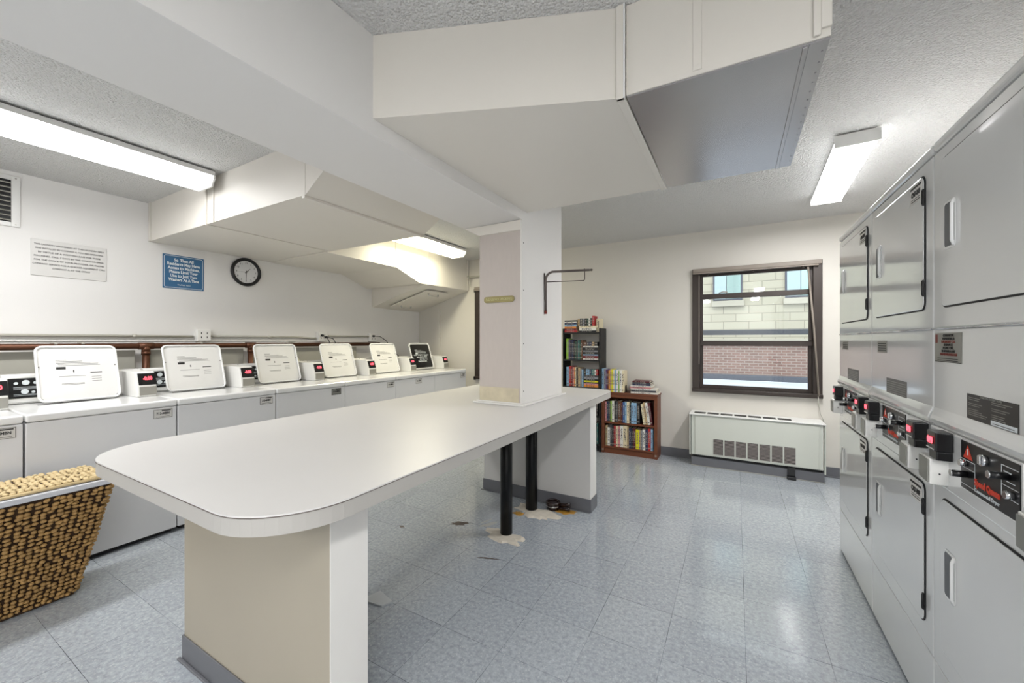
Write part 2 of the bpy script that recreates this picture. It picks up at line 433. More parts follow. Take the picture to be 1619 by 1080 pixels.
def duct_left():
    t = empty('air_duct', (XL, 1.45, 2.2))
    tag(t, 'white-painted branching air duct along the left wall above the clock and washers', 'duct')
    # world coordinates relative to the empty
    def Q(x, y, z): return (x-XL, y-1.45, z-2.2)
    e = .002
    # wide flat box
    x0, x1, xn, z0, z1 = XL+e, -2.25, -3.5, 2.2, ZC-.001
    b = MB(); b.box(x0-XL, x1-XL, 0, 1.04, 0, z1-2.2)
    b.obj('main_box', M_duct, t)
    # sloped connector rising to the beam
    xb = -1.722
    vs = [Q(x1, 1.452, 2.2), Q(xb, 1.452, 2.534), Q(x1, 1.452, 2.534), Q(x1, 2.488, 2.2), Q(xb, 2.488, 2.534), Q(x1, 2.488, 2.534)]
    MB().poly(vs, [(0, 1, 2), (3, 5, 4), (0, 3, 4, 1), (1, 4, 5, 2), (0, 2, 5, 3)]).obj('sloped_connector', M_duct, t)
    # flanges
    b = MB()
    b.box(x1-XL-.028, x1-XL+.004, -.004, 1.045, -.018, -.0005, .003)
    b.obj('long_flange', M_duct, t)
    b = MB(); b.box(.3, xn-XL+.02, 1.02, 1.05, -.012, -.0005, .003); b.obj('cross_flange', M_duct, t)
    MB().box(xn-XL+.02, xn-XL+.052, .02, 1.03, -.007, -.0005, .003).obj('seam_strip', M_duct, t)
    MB().box(1.045, 1.055, -.012, -.0005, -.012, z1-2.2, .002).obj('drive_cleat', M_duct, t)
    MB().box(1.155, 1.162, -.010, -.0005, -.008, z1-2.2, .002).obj('drive_cleat', M_duct, t)
    MB().box(.012, .05, -.008, -.0005, 0, z1-2.2, .003).obj('wall_angle', M_duct, t)
    # narrow run to the back wall
    def slab(ya, yb, za, zb, za2=None, zb2=None):
        za2 = za if za2 is None else za2; zb2 = zb if zb2 is None else zb2   # at the wall side
        v = [Q(xn, ya, za), Q(x0, ya, za2), Q(x0, yb, zb2), Q(xn, yb, zb),
             Q(xn, ya, z1), Q(x0, ya, z1), Q(x0, yb, z1), Q(xn, yb, z1)]
        return v, [(0, 1, 2, 3), (4, 7, 6, 5), (0, 4, 5, 1), (1, 5, 6, 2), (2, 6, 7, 3), (3, 7, 4, 0)]
    MB().poly(*slab(2.491, 3.40, 2.195, 2.195)).obj('narrow_box', M_duct, t)
    MB().poly(*slab(3.401, 3.80, 2.195, 2.06)).obj('dropped_elbow', M_duct, t)
    MB().poly(*slab(3.801, 3.90, 2.06, 2.06)).obj('elbow_collar', M_duct, t)
    MB().poly(*slab(3.901, YB-.002, 2.06, 2.08, 1.80, 1.79)).obj('sloped_hood', M_duct, t)
    for y_, w_, lo_ in ((1.93, .015, -.005), (2.52, .02, -.12), (3.36, .025, -.125)):
        MB().box(xn-XL+.0005, xn-XL+.007, y_, y_+w_, lo_, z1-2.2, .001).obj('seam_strip', M_duct, t)
    # access panel on the hood underside
    sl = math.atan2(.27, 1.0)
    rot = Matrix.Rotation(-sl, 3, 'Y')
    h = empty('tmp')
    c = Vector(Q(-3.98, 4.30, 1.925))
    bpy.data.objects.remove(h)
    pan = MB().box(-.36, .36, -.22, .22, -.02, -.004, .003).obj('access_panel', M_duct, t, c, (0, -sl, 0))
    for sx in (-.27, .27):
        b = MB(); b.tube([(sx, -.1, -.02), (sx, -.1, -.045), (sx, .1, -.045), (sx, .1, -.02)], .005, 8)
        b.ell((sx, -.1, -.022), (.014, .014, .008)); b.ell((sx, .1, -.022), (.014, .014, .008))
        b.obj('pull_handle', M_chrome, pan)
duct_left()

b = MB(); b.tube([(-3.455, 4.80, 2.27), (-3.05, 4.80, 2.27)], .012, 10); b.ell((-3.47, 4.80, 2.27), (.02, .025, .025)); b.cyl((-3.44, 4.80, 2.25), (-3.44, 4.80, 2.13), .008, 8)
tag(b.obj('conduit_pipe', M_conduit), 'short thin conduit running sideways from the duct end above the far dark window', 'pipe')

# ------------------------------------------------------------------ ceiling lights
def downlight(t, w, ln, z, rad, col=(1, 1, 1)):
    a = bpy.data.lights.new('lamp_light', 'AREA'); a.shape = 'RECTANGLE'; a.size = w; a.size_y = ln; a.color = col
    a.energy = rad*DOWN*PI*w*ln
    o = bpy.data.objects.new('lamp_light', a); COL.objects.link(o); o.location = (0, 0, z); o.parent = t
def tube_light(label, cx, y0, y1, m, w=.26, drop=.11, rad=7, col=(1, 1, 1)):
    t = empty('ceiling_light', (cx, (y0+y1)/2, ZC)); tag(t, label, 'light', 'fluorescent ceiling lights')
    hl = (y1-y0)/2; h = w/2
    b = MB(); b.box(-h*.6, h*.6, -hl+.02, hl-.02, -.012, -.001); b.box(-h, h, -hl+.001, hl-.001, -.0445, -.012, .002)
    b.obj('housing', M_vent, t)
    prof = [(-h, -.045), (-h, -.062), (-h*.72, -drop), (h*.72, -drop), (h, -.062), (h, -.045)]
    MB().prism(prof, 'y', -hl+.012, hl-.012).obj('diffuser', m, t)
    downlight(t, w*.7, 2*hl-.66, -drop-.003, rad, col)
    for s in (-1, 1):
        MB().prism([(-h-.004, -.04), (-h-.004, -.066), (-h*.74, -drop-.004), (h*.74, -drop-.004), (h+.004, -.066), (h+.004, -.04)], 'y', s*hl-.0, s*(hl-.0115)).obj('end_cap', M_vent, t)
tube_light('long white tube light over the washers, its end against the left duct', -3.34, -1.04, 1.40, M_lens, rad=11)
tube_light('yellowish tube light beyond the left duct near the back wall', -3.2, 2.98, 4.2, M_lensw, rad=24, col=(1, .94, .72))
def troffer(label, cx, y0, y1, m, w=.21, rad=18):
    t = empty('ceiling_light', (cx, (y0+y1)/2, ZC)); tag(t, label, 'light', 'fluorescent ceiling lights')
    hl = (y1-y0)/2; h = w/2
    b = MB(); b.box(-h*.8, h*.8, -hl+.02, hl-.02, -.008, -.001); b.box(-h*.92, h*.92, -hl+.001, hl-.001, -.04, -.008, .002); b.obj('housing', M_vent, t)
    MB().prism([(-h, -.0405), (-h, -.06), (-h*.93, -.074), (h*.93, -.074), (h, -.06), (h, -.0405)], 'y', -hl+.012, hl-.012).obj('diffuser', m, t)
    downlight(t, w*.85, 2*hl-.05, -.0765, rad)
    for s in (-1, 1): MB().prism([(-h-.003, -.012), (-h-.003, -.078), (h+.003, -.078), (h+.003, -.012)], 'y', s*hl, s*(hl-.0115)).obj('end_cap', M_vent, t)
    return t
troffer('white tube light on the ceiling above the far dryers', .628, 2.95, 4.13, M_lens, w=.2, rad=23).rotation_euler = (0, 0, R(-2))
# unseen fixtures behind the photographer; the three rear ones are added as fill
troffer('white tube light on the ceiling behind the camera, above the near dryers', .45, -1.35, -.15, M_lens, rad=23)
troffer('added unseen fill light on the ceiling at the rear of the room, right row', .45, -3.3, -2.1, M_lens, rad=26)
troffer('added unseen fill light on the ceiling at the rear of the room beside the beam', -.75, -3.5, -2.3, M_lens, rad=12)
troffer('added unseen fill light on the ceiling at the rear of the room left of the beam', -2.6, -3.3, -2.1, M_lens, rad=15)

# ------------------------------------------------------------------ windows
def window(idx, X0, X1, Z0, Z1, full=True):
    t = empty('window_%d' % idx, ((X0+X1)/2, YB, Z0)); struct(t)
    w = (X1-X0)/2; H = Z1-Z0; e = .001
    b = MB()                                   # outer frame, a little proud of the wall
    b.box(-w-.004, -w+.07, -.03, .12, 0, H, .003); b.box(w-.07, w+.004, -.03, .12, 0, H, .003)
    b.box(-w+.07, w-.07, -.02, .12, H-.06, H, .003)
    b.box(-w-.006, w+.006, -.05, .12, -.004, .035, .004); b.box(-w+.05, w-.05, -.03, .12, .035, .0358, .0001)
    b.obj('frame', M_bronze, t)
    b = MB(); b.box(-w+.004, w-.004, -.058, -.032, H-.045, H-.004, .003); b.box(-w+.004, w-.03, -.07, -.032, H-.062, H-.048, .003)
    b.obj('headrail', M_tan, t)
    b = MB()
    for x in (-.42, .0, .42): b.cyl((x, -.045, H-.075), (x, -.045, H-.055), .014, 10)
    b.obj('headrail_bracket', M_bronze, t)
    zi0, za, zb = .036, .505, 1.045             # sill, meeting rail, upper rail
    b = MB()                                   # lower sash
    b.box(-w+.07, -w+.1, .05, .085, zi0, za, .002); b.box(w-.1, w-.07, .05, .085, zi0, za, .002)
    b.box(-w+.1, w-.1, .05, .085, zi0, zi0+.035, .002); b.box(-w+.07, w-.07, .02, .085, za, za+.055, .003)
    b.obj('lower_sash', M_bronze, t)
    b = MB()
    b.box(-w+.07, -w+.1, .01, .045, za+.055, H-.06, .002); b.box(w-.1, w-.07, .01, .045, za+.055, H-.06, .002)
    b.box(-w+.1, w-.1, .01, .045, zb-.025, zb+.03, .003); b.box(-w+.1, w-.1, .01, .045, H-.085, H-.06, .002)
    b.obj('upper_sash', M_bronze, t)
    for za_, zb_, y in ((zi0+.035, za, .066), (za+.055, zb-.025, .028), (zb+.03, H-.085, .028)):
        MB().box(-w+.1, w-.1, y, y+.004, za_, zb_).obj('pane', M_glass, t)
    if full:
        MB().box(-w+.062, -w+.07, -.034, -.031, .3, H-.07).obj('blind_track', M_tan, t)
        MB().tube([(-w+.26, .005, zb+.035), (-w+.3, -.01, zb+.045), (-w+.34, .005, zb+.04)], .006, 8).obj('sash_latch', M_tan, t)
        MB().tube([(w-.115, -.06, H-.07), (w-.07, -.065, .7), (w-.03, -.06, .02)], .009, 8).obj('crank_rod', M_tan, t)
        MB().tube([(w-.035, -.06, .02), (w-.03, -.045, -.05), (w-.015, -.04, -.15), (w+.01, -.05, -.225)], .0035, 6).obj('pull_cord', M_conduit, t)
    else:
        b = MB(); b.box(-w-.012, -w+.02, -.05, -.034, -.02, .03, .003); b.box(-w-.006, -w+.02, -.05, -.034, H-.08, H-.03, .003)
        b.obj('frame_foot', M_dark, t)
window(1, *W1); window(2, *W2, full=False)

# ------------------------------------------------------------------ outside
t = empty('apartment_building', (0, 9, 0)); tag(t, 'cream block building with brick lower storey seen through the window', 'building')
MB().box(-12, 9, 0, 1, 1.30, 4.6).obj('block_wall', M_stone, t)
MB().box(-12, 9, -.02, 1, .62, 1.299).obj('brick_band', M_brick, t)
MB().box(-12, 9, -.1, -.021, 1.28, 1.36).obj('string_course', M_extsill, t)
for k, x in enumerate((-.374, .832, -2.6, -3.9, 2.1, -5.2, 3.4)):
    w_ = .455
    fr = MB().box(x-.03, x+w_+.03, -.03, -.001, 2.13, 3.35).obj('window_frame', M_extframe, t)
    MB().box(x, x+w_*.45, -.04, -.031, 2.16, 3.3).obj('pane', mat('pale_curtain', (150, 166, 170), .7), fr)
    MB().box(x+w_*.47, x+w_, -.04, -.031, 2.16, 3.3).obj('blind', M_blinds if k != 1 else M_extglass, fr)
    MB().box(x-.06, x+w_+.06, -.07, -.001, 2.01, 2.12, .005).obj('window_sill', M_extsill, t)
b = MB(); b.box(-12, 9, 7.2, 7.3, 1.38, 1.40)
b.bm.free()
tag(MB().box(-12, 9, 8.9, 8.975, .55, .66, .01).obj('roof_coping', M_coping), 'dark metal ledge at the foot of the brick wall outside', 'ledge')
tag(MB().box(-12, 9, 5.3, 8.89, .35, .55).obj('flat_roof', M_roof), 'pale flat roof outside between the window and brick wall', 'roof')
t = tag(MB().box(-3.5, 3.2, 6.2, 6.26, 1.405, 1.475, .006).obj('roof_rail', M_coping), 'dark horizontal rail crossing the view outside the window', 'rail')
for x in (-3.3, -1.3, 1.4, 3.0): MB().box(x-.03, x+.03, 6.2, 6.26, .5505, 1.404).obj('post', M_coping, t)

# ------------------------------------------------------------------ folding table
t = empty('folding_table', (-1.6, 2.0, 0)); tag(t, 'long grey laminate folding table with rounded corners wrapped around the pillar', 'table')
ox, oy = -1.6, 2.0
def tabout(x0, x1, y0, y1, rn, rf, n=12):
    pts = []
    for cx, cy, s, r in ((x1-rf, y1-rf, 0, rf), (x0+rf, y1-rf, 90, rf), (x0+rn, y0+rn, 180, rn), (x1-rn*.9, y0+rn, 270, rn)):
        for k in range(n+1):
            a = R(s+90*k/n); pts.append((cx-ox+(r if cx < -1.3 or r == rf else rn*.9)*math.cos(a), cy-oy+r*math.sin(a)))
    return pts
TO = tabout(-2.255, -.942, .505, 3.53, .25, .16)
MB().prism(TO, 'z', .8805, .885).obj('tabletop', M_table, t)
ins = [(x*.9995, y*.9995) for x, y in TO]
MB().prism([(x*1.0012, y*1.0008) for x, y in TO], 'z', .8785, .8805).obj('seam_line', M_seam, t)
MB().prism(ins, 'z', .832, .8785).obj('edge_band', M_edge, t)
M_pedlit = mat('pedestal_laminate_brightened', (206, 204, 201), .5, var=.04, vs=2)  # pedestal laminate lightened for the far one, standing in for missing light
def pedestal(x0, x1, y0, y1, m=M_ped):
    b = MB().box(x0-ox, x1-ox, y0-oy, y1-oy, .0, .8318).obj('pedestal', m, t)
    MB().box(x1-ox+.0003, x1-ox+.004, y0-oy-.002, y1-oy+.002, 0.1, .8318).obj('white_end_panel', M_pedw, b)
    k = MB(); k.box(x0-ox-.006, x1-ox+.008, y0-oy-.007, y0-oy-.0005, 0, .1, .002); k.box(x1-ox+.0045, x1-ox+.011, y0-oy-.007, y1-oy+.006, 0, .1, .002)
    k.box(x0-ox-.007, x0-ox-.0005, y0-oy-.006, y1-oy+.006, 0, .1, .002); k.box(x0-ox-.006, x1-ox+.008, y1-oy+.0005, y1-oy+.007, 0, .1, .002)
    k.box(x0-ox-.02, x1-ox+.006, y0-oy-.02, y0-oy-.007, 0, .008, .003)
    k.obj('vinyl_base', M_base, b)
pedestal(-2.0, -1.055, .76, .893); pedestal(-1.955, -.978, 2.945, 3.085, M_pedlit)
for (x, y, r) in ((-1.365, 2.33, .041), (-1.394, 2.77, .046)):
    o = MB().tube([(x, y, .012), (x, y, .83)], r, 28).obj('drain_pipe', M_blackm)
    tag(o, 'nearer black vertical pipe under the table' if y < 2.5 else 'farther black vertical pipe under the table, nearest the far pedestal', 'pipe', 'black pipes under the table')
def blob(name, cx, cy, rx, ry, ang, h, m, n=26, rag=.35, seed=1):
    rr = random.Random(seed); pts = []; q_ = [rr.random() for _ in range(n)]
    q_ = [(q_[k]+q_[k-1]*.8+q_[k-2]*.3)/2.1 for k in range(n)]
    ca, sa = math.cos(ang), math.sin(ang)
    for k in range(n):
        a = 2*PI*k/n; q = 1+rag*(q_[k]-.5)*2.6
        x, y = rx*q*math.cos(a), ry*q*math.sin(a); pts.append((x*ca-y*sa, x*sa+y*ca))
    t_ = bmesh.new()
    lo = [t_.verts.new((x, y, .0006)) for x, y in pts]; hi = [t_.verts.new((x*.82, y*.82, h*(.6+.6*rr.random()))) for x, y in pts]
    c = t_.verts.new((0, 0, h))
    for k in range(n):
        j = (k+1) % n; t_.faces.new((lo[k], lo[j], hi[j], hi[k])); t_.faces.new((hi[k], hi[j], c))
    t_.faces.new(lo[::-1])
    bb = MB(); bb._merge(t_)
    return bb.obj(name, m, None, (cx, cy, 0))
tag(blob('plaster_patch', -1.345, 2.30, .16, .072, R(-8), .012, M_plaster, seed=3, rag=.5), 'ragged pale plaster patch around the nearer black pipe foot', 'plaster patch')
tag(blob('plaster_patch', -1.36, 2.735, .19, .078, R(-12), .012, M_plaster, seed=5, rag=.5), 'ragged pale plaster patch around the farther black pipe foot', 'plaster patch')
tag(blob('glue_stain', -1.15, 2.865, .085, .05, R(20), .004, M_glue, seed=8, rag=.3), 'dried orange-brown puddle beside the black pipe fitting on the floor', 'stain')
tag(blob('glue_stain', -1.45, 2.66, .05, .03, R(10), .005, M_glue, seed=9, rag=.4), 'small orange stain left of the farther black pipe foot', 'stain')
t = empty('pipe_fitting', (-1.255, 2.872, 0)); tag(t, 'dark brown round pipe fitting with a stub handle lying beside the far pedestal', 'pipe fitting')
b = MB(); b.cyl((0, 0, .001), (0, 0, .05), .052, 28); b.obj('fitting_body', M_darkbrown, t)
b = MB(); b.tube([(.05*math.cos(2*PI*k/24), .05*math.sin(2*PI*k/24), .052) for k in range(24)], .009, 8, closed=True); b.obj('rim_ring', M_darkbrown, t)
b = MB(); b.tube([(.054*math.cos(2*PI*k/24), .054*math.sin(2*PI*k/24), .03) for k in range(24)], .0035, 8, closed=True); b.obj('metal_band', M_chrome, t)
b = MB(); b.tube([(.045, .0, .04), (.10, .012, .045), (.135, .018, .05)], [.014, .012, .018], 12); b.tube([(.045, -.015, .022), (.10, -.006, .02), (.14, .0, .02)], [.012, .01, .014], 12)
b.obj('stub_handle', M_darkbrown, t)
for i, (x, y, rx, ry, a, lab) in enumerate(((-1.745, 2.30, .055, .026, R(28), 'dark chipped gap in the floor tiles left of the nearer pipe'),
        (-2.075, 2.065, .03, .010, R(-10), 'small dark chip in the floor tiles near the middle of the aisle'),
        (-1.315, 2.02, .05, .008, R(20), 'thin brown crack in the floor in front of the nearer pipe'),
        (-1.60, 2.42, .05, .008, R(70), 'pale cracked tile edge on the floor behind the chipped gap'),
        (-1.55, 2.40, .06, .02, R(60), 'pale ragged chips scattered left of the nearer black pipe'))):
    tag(blob('floor_chip', x, y, rx, ry, a, .0015, M_seam if i < 3 else mat("pale_chip", (176, 176, 170), .6), seed=20+i, rag=.5), lab, 'floor damage')

o = MB().prism([(0, 0), (.13, .02), (.15, .07), (.03, .10)], 'z', .001, .009, .001).obj('loose_tile', mat('loose_tile', (186, 190, 192), .3), None, (-1.66, 1.37, 0))
tag(o, 'pale lifted tile piece on the floor beside the near pedestal', 'floor tile')
# plaque and swing arm on the pillar
t = empty('brass_plaque', (-1.425, 2.328, 1.611)); tag(t, 'small brass no smoking plaque on the pillar', 'sign')
MB().prism(rrect(-.122, .122, -.021, .021, .018), 'y', 0, .0055, .001).obj('plate', M_brass, t)
text('PLEASE NO SMOKING', .024, mat('plaque_print', (196, 190, 140), .4), 'lettering', t, (0, -.001, 0), FY, width=.21)
t = empty('swing_arm', (-1.24, 2.70, 1.53)); tag(t, 'bent metal swing arm rod mounted on the side of the pillar', 'hanging rod')
d = Vector((.969, .249, 0)); z = Vector((0, 0, 1))
arc = [Vector((0, 0, .0)), Vector((0, 0, .25))] + [d*(.06*(1-math.cos(R(a)))) + z*(.25+.06*math.sin(R(a))) for a in (20, 40, 60, 80, 90)] + [d*.325+z*.31]
MB().tube([tuple(q) for q in arc], .0085, 12).obj('arm', M_rod, t)
MB().tube([(0, 0, .235), tuple(d*.28+z*.235), tuple(d*.288+z*.243), tuple(d*.288+z*.322)], .0035, 8).obj('brace_wire', M_rod, t)
MB().tube([(-.004, -.004, .10), (-.004, -.012, .30)], .005, 8).obj('wall_bracket', M_rod, t)
b = MB(); b.cyl((0, 0, -.004), (0, 0, .02), .011, 12); b.obj('red_tip', M_red, t)
b = MB(); b.ell(tuple(d*.335+z*.31), (.012, .012, .009)); b.obj('end_ring', M_rod, t)

# ------------------------------------------------------------------ left wall things
LX = XL+.001
t = empty('wall_notice', (LX, .98, 1.945)); tag(t, 'pale plastic notice with seven lines of small print on the left wall', 'sign')
MB().prism(rrect(-.2, .2, -.135, .135, .004), 'x', 0, .006, .001).obj('plate', M_notice, t)
for k, s in enumerate(('THIS LAUNDRY MACHINERY AT THIS LAUNDRY AREA', 'WAS INSTALLED BY COMPANY A. YOU ARE OPERATING', 'BY VIRTUE OF A WRITTEN LEASE FOR THESE',
                       'MACHINES. CALL 7 DAYS BY THE OFFICE OR EMAIL', 'FOR THE OFFICE OF YOUR PROVIDER, OR PHONE', 'COMPANY SERVICE FOR A QUICKER EQUIPMENT CALL', 'COMPANY A. AT THE OFFICE')):
    wd = (.37, .36, .33, .37, .37, .385, .2)[k]
    text(s, .017, M_ink, 'lettering', t, (.007, (.0, 0, 0, 0, 0, 0, .005)[k], .098-.029*k), FX, width=wd)
t = empty('wall_sign', (LX, 1.704, 1.96)); tag(t, 'blue rectangular sign with white lettering on the left wall below the duct', 'sign')
MB().prism(rrect(-.158, .158, -.155, .155, .003), 'x', 0, .004, .0005).obj('plate', M_blue, t)
o_, i_ = rrect(-.149, .149, -.146, .146, .014), rrect(-.1455, .1455, -.1425, .1425, .012)
b = MB(); n = len(o_); b.poly([(.0048, *p_) for p_ in o_]+[(.0048, *p_) for p_ in i_], [(k, (k+1) % n, n+(k+1) % n, n+k) for k in range(n)]); b.obj('border_line', M_signw, t)
for k, s in enumerate(('So That All', 'Residents May Have', 'Access to Machines,', 'Please Limit Your', 'Use to Just Two', 'Washers At A Time')):
    text(s, .038, M_signw, 'lettering', t, (.0052, 0, .108-.036*k), FX, width=(.15, .25, .245, .22, .205, .235)[k], bold=.0012)
text('THANK YOU', .017, M_signw, 'lettering', t, (.0052, 0, -.118), FX, width=.1)

t = empty('wall_clock', (LX, 2.24, 2.047)); tag(t, 'round black-rimmed wall clock reading half past one on the left wall', 'clock')
circ = lambda r, n=48: [(r*math.cos(2*PI*k/n), r*math.sin(2*PI*k/n)) for k in range(n)]
MB().prism(circ(.12), 'x', 0, .012).obj('clock_face', M_clockface, t)
b = MB()
b.tube([(.014, .132*math.cos(2*PI*k/48), .132*math.sin(2*PI*k/48)) for k in range(48)], .0165, 12, closed=True); b.obj('rim', M_black, t)
for h in range(1, 13):
    a = R(90-30*h)
    text(str(h), .026, M_ink, 'numeral', t, (.0128, .092*math.cos(a), .092*math.sin(a)), FX)
def hand(name, ang, ln, w):
    a = R(90-ang); c, s = math.cos(a), math.sin(a)
    MB().poly([(.0145, -.015*c-w*s, -.015*s+w*c), (.0145, -.015*c+w*s, -.015*s-w*c), (.0145, ln*c+w*.4*s, ln*s-w*.4*c), (.0145, ln*c-w*.4*s, ln*s+w*.4*c)], [(0, 1, 2, 3)]).obj(name, M_ink, t)
hand('hour_hand', 46, .055, .004); hand('minute_hand', 181, .085, .003); hand('second_hand', 268, .095, .0012)

t = empty('wall_vent', (LX, .51, 2.32)); tag(t, 'white metal louvred air vent high on the left wall, cut by the photo edge', 'vent')
b = MB(); b.box(0, .012, -.22, -.18, -.18, .18, .002); b.box(0, .012, .18, .22, -.18, .18, .002); b.box(0, .012, -.18, .18, .15, .18, .002); b.box(0, .012, -.18, .18, -.18, -.15, .002)
b.obj('frame', M_vent, t)
MB().box(0, .002, -.18, .18, -.15, .15).obj('dark_backing', M_dark, t)
for k in range(9):
    z_ = -.134+.033*k
    MB().box(.002, .016, -.179, .179, z_-.003, z_+.003, 0, rot=Matrix.Rotation(R(35), 3, 'Y'), piv=(.008, 0, z_)).obj('louvre', M_steel, t)
b = MB()
for y in (-.2, .2):
    for z_ in (-.165, .165): b.cyl((.012, y, z_), (.014, y, z_), .005, 8)
b.obj('screw_head', M_steel, t)

# pipes, conduit and outlet boxes
t = empty('copper_pipe', (-4.40, 1.5, 1.28)); tag(t, 'long brown copper water pipe with drops along the left wall behind the washers', 'pipe')
MB().tube([(0, -3.0, 0), (0, 2.45, 0)], .024, 18).obj('main_pipe', M_copper, t)
for y in (-.10, .74, -1.3):
    dr = MB().tube([(0, y, -.03), (0, y, -.6)], .026, 16).obj('drop_pipe', M_copper, t)
    MB().tube([(0, y, -.045), (0, y, -.075)], .031, 16).obj('solder_ring', M_copper, dr)
    b = MB(); b.cyl((0, y-.05, 0), (0, y+.05, 0), .030, 18); b.cyl((0, y, 0), (0, y, -.05), .030, 16); b.obj('tee_fitting', M_copper, t)
b = MB()
for y in (-.62, -.48, .3, 1.2): b.box(-.09, .03, y-.008, y+.008, .018, .034, .003)
b.obj('pipe_clip', M_conduit, t)
t = empty('conduit_pipe', (XL+.02, 1.5, 1.365)); tag(t, 'pale painted conduit running along the left wall above the copper pipe', 'pipe')
MB().tube([(0, -3, 0), (0, .27, 0)], .011, 10).obj('near_run', M_conduit, t)
MB().tube([(0, .42, .005), (0, 1.28, .005), (0, 1.45, -.01), (0, 1.53, -.01)], .011, 10).obj('middle_run', M_conduit, t)
MB().tube([(0, 1.7, .02), (0, 2.33, .02)], .011, 10).obj('far_run', M_conduit, t)
for y in (-1.15, -.15, .98): MB().cyl((0, y-.012, .002), (0, y+.012, .002), .015, 10).obj('coupling', M_conduit, t)
tag(MB().box(XL+.001, XL+.012, -1.4, 3.05, 1.322, 1.334, .002).obj('surface_raceway', M_plast), 'thin white raceway strip between the conduit and the copper pipe', 'strip')
def outlet(y, z, label, plug):
    t = empty('outlet_box', (XL+.001, y, z)); tag(t, label, 'outlet', 'outlet boxes on the left wall')
    MB().box(0, .05, -.058, .058, -.058, .058, .005).obj('box_body', M_plast, t)
    pl = MB().box(.0505, .056, -.055, .055, -.055, .055, .002).obj('cover_plate', M_plast, t)
    b = MB()
    for yy in (-.024, .024):
        for zz in (-.02, .02): b.box(.0562, .058, yy-.003, yy+.003, zz-.008, zz+.008)
    b.obj('socket_slot', M_dark, pl)
outlet(1.845, 1.378, 'white double outlet box with an empty cover above the second washer lid', False)
outlet(3.10, 1.378, 'outlet box with black plugs above the fourth washer lid', True)
outlet(3.885, 1.372, 'farthest outlet box with one black plug above the fifth washer lid', True)
def cord(pts, label):
    b = MB(); b.tube(pts, .005, 8); b.ell(pts[0], (.02, .02, .016)); tag(b.obj('power_cord', M_black), label, 'cord', 'power cords')
cord([(XL+.075, 3.08, 1.39), (XL+.14, 3.1, 1.36), (XL+.16, 3.12, 1.3), (XL+.2, 3.10, 1.2), (XL+.33, 3.1, 1.02)], 'black cord hanging from the left plug of the middle outlet box')
cord([(XL+.075, 3.13, 1.37), (XL+.14, 3.18, 1.35), (XL+.16, 3.2, 1.3), (XL+.2, 3.2, 1.2), (XL+.33, 3.2, 1.02)], 'black cord hanging from the right plug of the middle outlet box')
cord([(XL+.075, 3.87, 1.39), (XL+.13, 3.93, 1.385), (XL+.15, 4.02, 1.33), (XL+.18, 4.12, 1.2), (XL+.37, 4.15, 1.02)], 'black cord curving down from the farthest outlet box')
gaps = [(-1.5, .16), (.26, 1.345), (1.445, 2.195), (2.285, 3.1), (3.14, 3.6)]
for i, (a, c) in enumerate(gaps[1:]):
    tag(MB().box(XL+.001, XL+.05, a, c, .35, 1.245, .004).obj('wall_panel', M_panelg),
        ('grey panel on the wall behind the first washer lid', 'grey panel on the wall between the two copper drops', 'grey panel on the wall behind the third washer lid', 'short grey panel on the wall behind the fourth washer lid')[i], 'panel', 'grey panels behind the washers')
for (y, lab) in ((2.60, 'white curved drain hose behind the third washer'), (4.05, 'white curved drain hose behind the fifth washer')):
    c = [( -4.25, y-.07+.07*(1-math.cos(R(a))), 1.02+.13*math.sin(R(a))*1.0) for a in range(0, 181, 20)]
    b = MB(); b.tube([(-4.25, y-.07, .001)]+c+[(-4.25, y+.07, .001)], .02, 12)
    o = b.obj('drain_hose', M_hose); tag(o, lab, 'hose', 'drain hoses')
    MB().box(-4.30, -4.222, y-.11, y-.045, 1.0, 1.06, .01).obj('hose_clamp', M_black, o)

